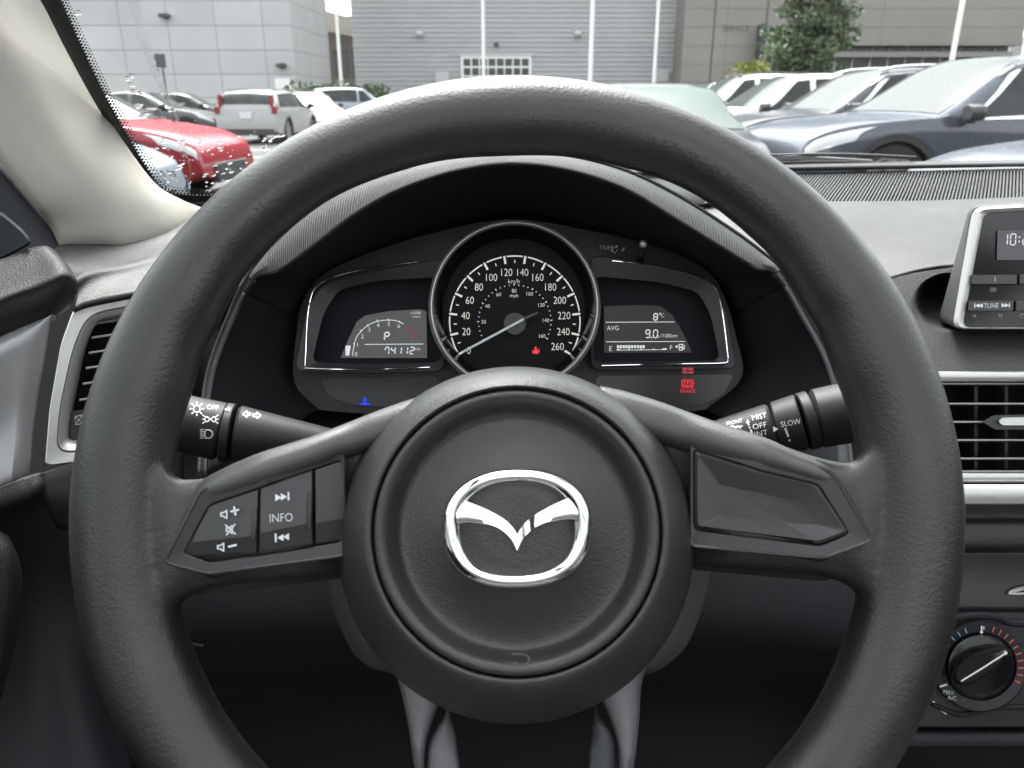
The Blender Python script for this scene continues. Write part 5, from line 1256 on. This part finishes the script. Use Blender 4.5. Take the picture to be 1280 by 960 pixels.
car('parked_suv', 'white SUV next beyond the black SUV in the right row', 'suv', 4.6, 1.85, ((.74, .74, .73), 0), rowcar(1, 14.4, 4.6, 2.65), PI + .03, GR_, hs=.955, chrome=True, ws=M['paleglass'])
car('parked_suv', 'second white SUV, beyond the first white one', 'suv', 4.6, 1.85, ((.66, .67, .67), .1), rowcar(1, 17.3, 4.6, 2.6), PI + .02, GR_, hs=1.0, rails=True, ws=M['paleglass'])
car('parked_car', 'farthest pale car of the right row, roof just showing', 'suv', 4.5, 1.85, ((.60, .60, .60), .2), rowcar(1, 20.6, 4.5, 2.9), PI + .02, GR_, hs=.95, ws=M['paleglass'])

# ================================================================== buildings
def panelmat(name, col, line, sx, sz, mort=.012, off=0.0, axis='x', rough=.5):
    m, nt, b = nodes(name); tc = nt.nodes.new('ShaderNodeTexCoord'); sp_ = nt.nodes.new('ShaderNodeSeparateXYZ'); cb_ = nt.nodes.new('ShaderNodeCombineXYZ'); br_ = nt.nodes.new('ShaderNodeTexBrick')
    nt.links.new(tc.outputs['Object'], sp_.inputs[0]); ad = nt.nodes.new('ShaderNodeMath'); ad.operation = 'ADD'
    nt.links.new(sp_.outputs['X'], ad.inputs[0]); nt.links.new(sp_.outputs['Y'], ad.inputs[1]); nt.links.new(ad.outputs[0], cb_.inputs[0]); nt.links.new(sp_.outputs['Z'], cb_.inputs[1])
    nt.links.new(cb_.outputs[0], br_.inputs['Vector'])
    br_.offset = off; br_.inputs['Scale'].default_value = 1; br_.inputs['Brick Width'].default_value = sx; br_.inputs['Row Height'].default_value = sz; br_.inputs['Mortar Size'].default_value = mort; br_.inputs['Mortar Smooth'].default_value = .2
    br_.inputs['Color1'].default_value = (*col, 1); br_.inputs['Color2'].default_value = (*[c * .90 for c in col], 1); br_.inputs['Mortar'].default_value = (*line, 1)
    ns = nt.nodes.new('ShaderNodeTexNoise'); ns.inputs['Scale'].default_value = .35; ns.inputs['Detail'].default_value = 6; nt.links.new(tc.outputs['Object'], ns.inputs['Vector'])
    mr = nt.nodes.new('ShaderNodeMapRange'); mr.inputs['From Min'].default_value = .3; mr.inputs['From Max'].default_value = .7; mr.inputs['To Min'].default_value = .92; mr.inputs['To Max'].default_value = 1.06; nt.links.new(ns.outputs['Fac'], mr.inputs['Value'])
    vs_ = nt.nodes.new('ShaderNodeVectorMath'); vs_.operation = 'SCALE'; nt.links.new(br_.outputs['Color'], vs_.inputs[0]); nt.links.new(mr.outputs[0], vs_.inputs['Scale']); nt.links.new(vs_.outputs[0], b.inputs['Base Color']); b.inputs['Roughness'].default_value = rough
    bp = nt.nodes.new('ShaderNodeBump'); bp.inputs['Distance'].default_value = .02; bp.invert = True; nt.links.new(br_.outputs['Fac'], bp.inputs['Height']); nt.links.new(bp.outputs[0], b.inputs['Normal'])
    return m
M['wpanel'] = panelmat('pale metal panels', (.45, .452, .455), (.32, .32, .325), 2.7, 1.28, .035)
M['bpanel'] = panelmat('taupe wall panels', (.225, .212, .19), (.16, .152, .14), 5.2, 1.15, .03)
M['corr'] = mat('grey corrugated cladding', (.36, .365, .37), .5, metal=.1, vary=.03, vscale=.6)
M['dbrown'] = mat('brown cladding', (.16, .14, .115), .6, vary=.1, vscale=1)
M['darkglass'] = mat('shop glass', (.05, .055, .05), .08)
M['pole'] = mat('white painted pole', (.74, .74, .72), .4)
M['fix'] = mat('light grey fitting', (.45, .45, .45), .5)
M['darkfix'] = mat('dark fitting', (.06, .06, .065), .5)
def bb(mb, x0, x1, y0, y1, z0, z1): return mb.box(((x0 + x1) / 2, (y0 + y1) / 2, (z0 + z1) / 2), (x1 - x0, y1 - y0, z1 - z0))
# pale panelled building, left
Y = 48; xr = XP(372, Y); b = thing('panelled_building', 'pale metal-panelled building behind the cars on the left', 'building', (xr - 12, Y + 5, 0))
w = bb(MB(), xr - 40, xr, Y, Y + 9.5, 0, 16).build('wall', M['wpanel'], b, smooth=False)
bb(MB(), XP(346, Y), XP(365, Y), Y - .06, Y + .05, 0, ZP(98, Y)).build('door', M['pole'], b, smooth=False, bevel=.01)
for x_, y_ in ((222, 20), (357, 82)):
    c = (XP(x_, Y), Y - .25, ZP(y_, Y)); MB().box(c, (.5, .5, .18)).box((c[0], Y - .05, c[2]), (.16, .1, .3)).build('wall_lamp', M['darkfix'], b, smooth=False, bevel=.02)
bb(MB(), XP(75, Y), XP(90, Y), Y - .3, Y - .02, ZP(22, Y), ZP(2, Y)).build('wall_vent', M['darkfix'], b, smooth=False, bevel=.02)
# brown building in the gap
Y = 72; b = thing('brown_building', 'brown-clad building with canopy seen in the gap', 'building', (XP(425, Y), Y, 0))
bb(MB(), XP(395, Y), XP(470, Y), Y, Y + 20, 0, ZP(20, Y)).build('wall', M['dbrown'], b, smooth=False)
mm = MB(); x0, x1 = XP(403, Y), XP(460, Y)
mm.add([(x0, Y - 3, ZP(38, Y)), (x1, Y - 3, ZP(50, Y)), (x1, Y - 3, ZP(28, Y)), (x0, Y - 3, ZP(12, Y)), (x0, Y, ZP(38, Y)), (x1, Y, ZP(50, Y)), (x1, Y, ZP(28, Y)), (x0, Y, ZP(12, Y))], [(0, 1, 2, 3), (4, 7, 6, 5), (0, 4, 5, 1), (1, 5, 6, 2), (2, 6, 7, 3), (3, 7, 4, 0)])
mm.build('canopy', mat('ochre grey fascia', (.34, .31, .26), .6, vary=.06, vscale=.8), b, smooth=False)
for i in range(5): bb(MB(), XP(410 + 11 * i, Y), XP(417 + 11 * i, Y), Y - .08, Y + .02, ZP(98, Y), ZP(62, Y)).build('window', M['darkglass'], b, smooth=False)
# corrugated hall, centre
Y = 60; x0, x1 = XP(446, Y), XP(849, Y); b = thing('corrugated_hall', 'grey corrugated metal hall facing the car park', 'building', ((x0 + x1) / 2, Y + 8, 0))
mm = MB(); prof = []; z = 0
while z < 17:
    prof += [(0, z), (0, z + .20), (.05, z + .235), (.05, z + .285)]; z += .32
mm.grid([[Vector((x, Y - o, q)) for o, q in prof] for x in (x0, x1)]); mm.grid([[Vector((x0 - o, y, q)) for o, q in prof] for y in (Y, Y + 16)])
mm.build('wall', M['corr'], b, smooth=False)
bb(MB(), x0 + .06, x1 - .06, Y + .1, Y + 16, 0, 17).build('core', M['corr'], b, smooth=False)
gx0, gx1 = XP(577, Y), XP(664, Y); zt = ZP(70, Y); m_ = MB()
bb(m_, gx0, gx1, Y - .10, Y + .08, 0, zt)
gd = m_.build('loading_door', M['pole'], b, smooth=False)
for r_ in range(5):
    for c_ in range(8):
        xa = gx0 + .15 + (gx1 - gx0 - .3) * c_ / 8; za = zt - .12 - .62 * (r_ + 1)
        if za > .1: bb(MB(), xa + .05, xa + (gx1 - gx0 - .3) / 8 - .05, Y - .115, Y - .09, za + .07, za + .56).build('pane', M['darkglass'], gd, smooth=False)
bb(MB(), gx0 - .18, gx1 + .18, Y - .14, Y + .02, zt, zt + .16).build('door_head', M['fix'], b, smooth=False)
for x_, y_ in ((528, 43), (720, 43)):
    c = (XP(x_, Y), Y - .3, ZP(y_, Y)); MB().blob(c, (.28, .3, .22), 12, 6).box((c[0], Y - .1, c[2]), (.14, .3, .14)).build('wall_lamp', M['fix'], b)
MB().box((XP(621, Y), Y - .12, ZP(56, Y)), (.3, .22, .3)).build('camera', M['darkfix'], b, smooth=False, bevel=.03)
for x_, y_ in ((554, 97), (825, 95)): MB().box((XP(x_, Y), Y - .12, ZP(y_, Y)), (1.0, .2, .8)).build('meter_box', M['fix'], b, smooth=False, bevel=.02)
# taupe showroom, right
Y = 57; x0, x1 = XP(849, Y), XP(1262, Y); b = thing('taupe_showroom', 'taupe panelled building lettered SERVICE with low glass front', 'building', ((x0 + x1) / 2, Y + 7, 0))
zg = ZP(57, Y)
m_ = bb(MB(), x0, x1, Y, Y + 14, zg, 17); bb(m_, x0, XP(985, Y), Y, Y + 14, 0, zg); wl_ = m_.build('wall', M['bpanel'], b, smooth=False)
gl_ = bb(MB(), XP(985, Y) + .01, x1 - .1, Y + 1.2, Y + 1.3, 0, zg - .01).build('shop_window', M['darkglass'], b, smooth=False)
for i in range(12):
    xa = XP(1000 + 22 * i, Y); bb(MB(), xa, xa + .12, Y + 1.12, Y + 1.2, 0, zg - .02).build('mullion', M['fix'], gl_, smooth=False)
bb(MB(), XP(1030, Y), x1 - .2, Y + .4, Y + .7, zg - .7, zg - .35).build('light_bar', mat('grey ceiling strip', (.24, .235, .22), .5), b, smooth=False)
class Wall:
    def __init__(s, Y): s.Y = Y
    def hit(s, px, py):
        r = ray(px, py); return CAM + r * (s.Y / r.y)
k = Ink(Wall(Y), .06); k.text('SERVICE', 920, 35.5, 8.0, .82); k.build('wall_lettering', M['darkfix'], b)
for x_ in (885, 948): bb(MB(), XP(x_, Y) - .05, XP(x_, Y) + .05, Y - .02, Y, 0, 17).build('panel_joint', M['darkfix'], b, smooth=False)
Y2 = 56; bb(MB(), XP(943, Y2), XP(948, Y2), Y2 - .4, Y2 + .99, 0, ZP(30, Y2)).build('door_canopy_post', M['darkfix'], b, smooth=False)
Y = 75; b = thing('far_building', 'pale low building beyond the right edge of the showroom', 'building', (XP(1300, Y), Y, 0))
bb(MB(), XP(1250, Y), XP(1420, Y), Y, Y + 10, 0, ZP(52, Y)).build('wall', M['wpanel'], b, smooth=False); bb(MB(), XP(1250, Y) - .3, XP(1420, Y), Y - .3, Y + 10.3, ZP(52, Y), ZP(46, Y)).build('roof', M['fix'], b, smooth=False)

# ================================================================== poles and sign
def pole(px, Y, wpx, top, label):
    c = Y * math.cos(PITCH); r = wpx / 2 * c / F; x = XP(px, Y)
    o = thing('light_pole', label, 'pole', (x, Y, 0), 'tall white poles in the car park')
    MB().lathe((x, Y, 0), (0, 0, 1), [(r * 1.15, .3), (r, 3), (r * .9, top)], 16).build('shaft', M['pole'], o); MB().lathe((x, Y, 0), (0, 0, 1), [(r * 2.2, 0), (r * 2.2, .25), (r * 1.3, .32)], 16).build('base', M['fix'], o)
    MB().box((x, Y - .6, top), (.35, 1.4, .14)).build('lamp_head', M['fix'], o, smooth=False, bevel=.03)
pole(428, 46, 4, 19, 'white pole standing in the gap between the two left buildings')
pole(605, 44, 4, 12, 'white pole rising in front of the loading door')
pole(737, 36, 5.2, 10, 'white pole over the wheel top, right of the loading door')
pole(816, 46, 4.2, 12, 'white pole near the right end of the corrugated hall')
pole(1181, 30, 6, 11, 'thick white pole in front of the showroom glass')
pole(1268, 34, 7, 10, 'white pole at the right end of the taupe showroom')
Y = 27; x = XP(209, Y); sg = thing('parking_sign', 'dark sign on a thin post before the pale building', 'sign', (x, Y, 0))
MB().tube([(x, Y, 0), (x, Y, ZP(70, Y))], .03, 8).build('post', M['darkfix'], sg); MB().box((x - .02, Y - .05, ZP(76, Y)), (.34, .03, .42)).build('sign_plate', M['darkfix'], sg, smooth=False, bevel=.01)

# ================================================================== plants
def leafmat(name, c1, c2):
    m, nt, b = nodes(name); n = nt.nodes.new('ShaderNodeTexNoise'); tc = nt.nodes.new('ShaderNodeTexCoord'); n.inputs['Scale'].default_value = 1.6; nt.links.new(tc.outputs['Object'], n.inputs['Vector'])
    r = nt.nodes.new('ShaderNodeMix'); r.data_type = 'RGBA'; r.inputs[6].default_value = (*c1, 1); r.inputs[7].default_value = (*c2, 1); nt.links.new(n.outputs['Fac'], r.inputs[0]); nt.links.new(r.outputs[2], b.inputs['Base Color']); b.inputs['Roughness'].default_value = .6
    return m
M['pine'] = leafmat('blue green needles', (.06, .10, .052), (.14, .185, .095)); M['yellow'] = leafmat('yellow green leaves', (.14, .17, .03), (.25, .25, .05)); M['hedge'] = leafmat('hedge leaves', (.03, .06, .025), (.07, .10, .04)); M['bark'] = mat('bark', (.09, .065, .05), .9)
def tuft(mb, c, r, n, size, rng, flat=.7):
    for _ in range(n):
        d = Vector((rng.gauss(0, 1), rng.gauss(0, 1), rng.gauss(0, 1))).normalized(); p = Vector(c) + Vector((d.x * r, d.y * r, d.z * r * flat)) * rng.uniform(.45, 1) ** .5
        u = (d + Vector((rng.uniform(-.6, .6), rng.uniform(-.6, .6), rng.uniform(-.3, .7)))).normalized(); w = u.orthogonal().normalized(); w = Matrix.Rotation(rng.uniform(0, 6.28), 3, u) @ w
        L = size * rng.uniform(.6, 1.4); mb.add([p - w * L * .22, p + u * L * .5 - w * L * .3, p + u * L, p + u * L * .5 + w * L * .3, p + w * L * .22], [(0, 1, 2, 3, 4)])
def conifer(px, Y, ztop, R, label):
    rng = random.Random(px); x = XP(px, Y); o = thing('conifer_tree', label, 'tree', (x, Y, 0)); mb = MB(); tr = MB().tube([(x, Y, 0), (x + .1, Y, ztop * .5), (x, Y, ztop)], [.22, .16, .04], 8)
    z = .9
    while z < ztop:
        f = z / ztop; rr = R * (.70 + .42 * math.sin(math.pi * min(1, f * 1.3 + .05))) * rng.uniform(.85, 1.15); n = 10
        for q in range(n):
            a = rng.uniform(0, 6.28); l = rr * rng.uniform(.5, 1.1); c = Vector((x + l * math.cos(a), Y + l * math.sin(a), z + rng.uniform(-.1, .35)))
            tr.tube([(x, Y, z - .15), c], [.05, .012], 5)
            for t_ in (.55, 1.0):
                cc_ = Vector((x, Y, z - .05)) * (1 - t_) + c * t_
                for h_ in range(3): tuft(mb, cc_ + Vector((rng.uniform(-.3, .3), rng.uniform(-.3, .3), rng.uniform(-.1, .15))), rng.uniform(.22, .42), 46, .13, rng, .55)
        z += .46
    mb.build('crown', M['pine'], o, smooth=False); tr.build('trunk', M['bark'], o)
conifer(1003, 33, 7.8, 1.28, 'bushy blue-green conifer before the taupe building')
def bush(px, Y, zc, rx, rz, mtl, name, label, n=26, cat='bush'):
    rng = random.Random(px); x = XP(px, Y); mb = MB(); o = thing(name, label, cat, (x, Y, 0))
    for _ in range(n): tuft(mb, (x + rng.uniform(-rx, rx), Y + rng.uniform(-.6, .6), zc + rng.uniform(-rz, rz)), .45, 60, .16, rng)
    mb.build('foliage', mtl, o, smooth=False); st = MB()
    for q in range(5): st.tube([(x + rng.uniform(-.3, .3), Y, 0), (x + rng.uniform(-rx, rx) * .8, Y + rng.uniform(-.3, .3), zc)], [.04, .015], 6)
    st.build('stems', M['bark'], o)
bush(942, 36, 1.95, .95, .55, M['yellow'], 'yellow_shrub', 'yellow-green shrub beside the conifer')
bush(398, 38, 1.0, 1.1, .7, M['hedge'], 'green_shrub', 'loose green shrub at the foot of the pale building', 24)
bush(418, 40, .9, .8, .6, M['yellow'], 'light_shrub', 'light green spiky shrub in front of the clipped hedge', 18)
rng = random.Random(3); Y = 44; xa, xb = XP(403, Y), XP(482, Y); mb = MB(); hz = ZP(107, Y)
for _ in range(420): tuft(mb, (rng.uniform(xa, xb), Y + rng.uniform(-.5, .5), rng.uniform(.2, hz - .15)), .3, 16, .14, rng)
hd_ = thing('clipped_hedge', 'clipped dark green hedge in the gap between buildings', 'hedge', ((xa + xb) / 2, Y, 0)); mb.build('foliage', M['hedge'], hd_, smooth=False); bb(MB(), xa + .2, xb - .2, Y - .35, Y + .35, 0, hz - .3).build('branches', M['bark'], hd_, smooth=False)

# ================================================================== light, camera
W = bpy.data.worlds.new('World'); S.world = W; W.use_nodes = True; nt = W.node_tree
bg = nt.nodes['Background']; sky = nt.nodes.new('ShaderNodeTexSky'); sky.sky_type = 'NISHITA'; sky.sun_disc = False; sky.sun_elevation = rad(62); sky.sun_rotation = rad(-15); sky.air_density = 1.0; sky.dust_density = 4.0; sky.ozone_density = 1.0
hs_ = nt.nodes.new('ShaderNodeHueSaturation'); hs_.inputs['Saturation'].default_value = .12; nt.links.new(sky.outputs[0], hs_.inputs['Color']); nt.links.new(hs_.outputs[0], bg.inputs['Color']); bg.inputs['Strength'].default_value = .15
sd = bpy.data.lights.new('sun', 'SUN'); sd.energy = 1.5; sd.angle = rad(20); sd.color = (1, .97, .93); so_ = bpy.data.objects.new('sun', sd); COL.objects.link(so_)
el, az = rad(62), rad(-15)   # high, a little ahead and to the left
dv_ = Vector((math.sin(az) * math.cos(el), math.cos(az) * math.cos(el), math.sin(el))); so_.rotation_euler = dv_.to_track_quat('Z', 'Y').to_euler(); so_.location = dv_ * 50
cd = bpy.data.cameras.new('camera'); co = bpy.data.objects.new('camera', cd); COL.objects.link(co); S.camera = co
cd.sensor_width = 36; cd.lens = 36 * F / 1280; cd.clip_start = .02; cd.clip_end = 2000
co.location = CAM; co.rotation_euler = (math.pi / 2 - PITCH, 0, 0)
cd.dof.use_dof = True; cd.dof.focus_distance = .47; cd.dof.aperture_fstop = cd.lens / 1.7
S.view_settings.view_transform = 'Standard'; S.view_settings.look = 'None'; S.view_settings.gamma = 1; S.view_settings.use_curve_mapping = False; S.view_settings.exposure = 2.5
S.render.engine = 'CYCLES'; cy = S.cycles
cy.use_adaptive_sampling = True; cy.adaptive_threshold = .03; cy.max_bounces = 6; cy.diffuse_bounces = 3; cy.glossy_bounces = 3; cy.transmission_bounces = 6; cy.transparent_max_bounces = 10; cy.sample_clamp_indirect = 8; cy.caustics_reflective = False; cy.caustics_refractive = False
cy.use_denoising = True
try: cy.denoiser = 'OPENIMAGEDENOISE'; cy.denoising_input_passes = 'RGB_ALBEDO_NORMAL'; cy.denoising_prefilter = 'ACCURATE'
except Exception: pass
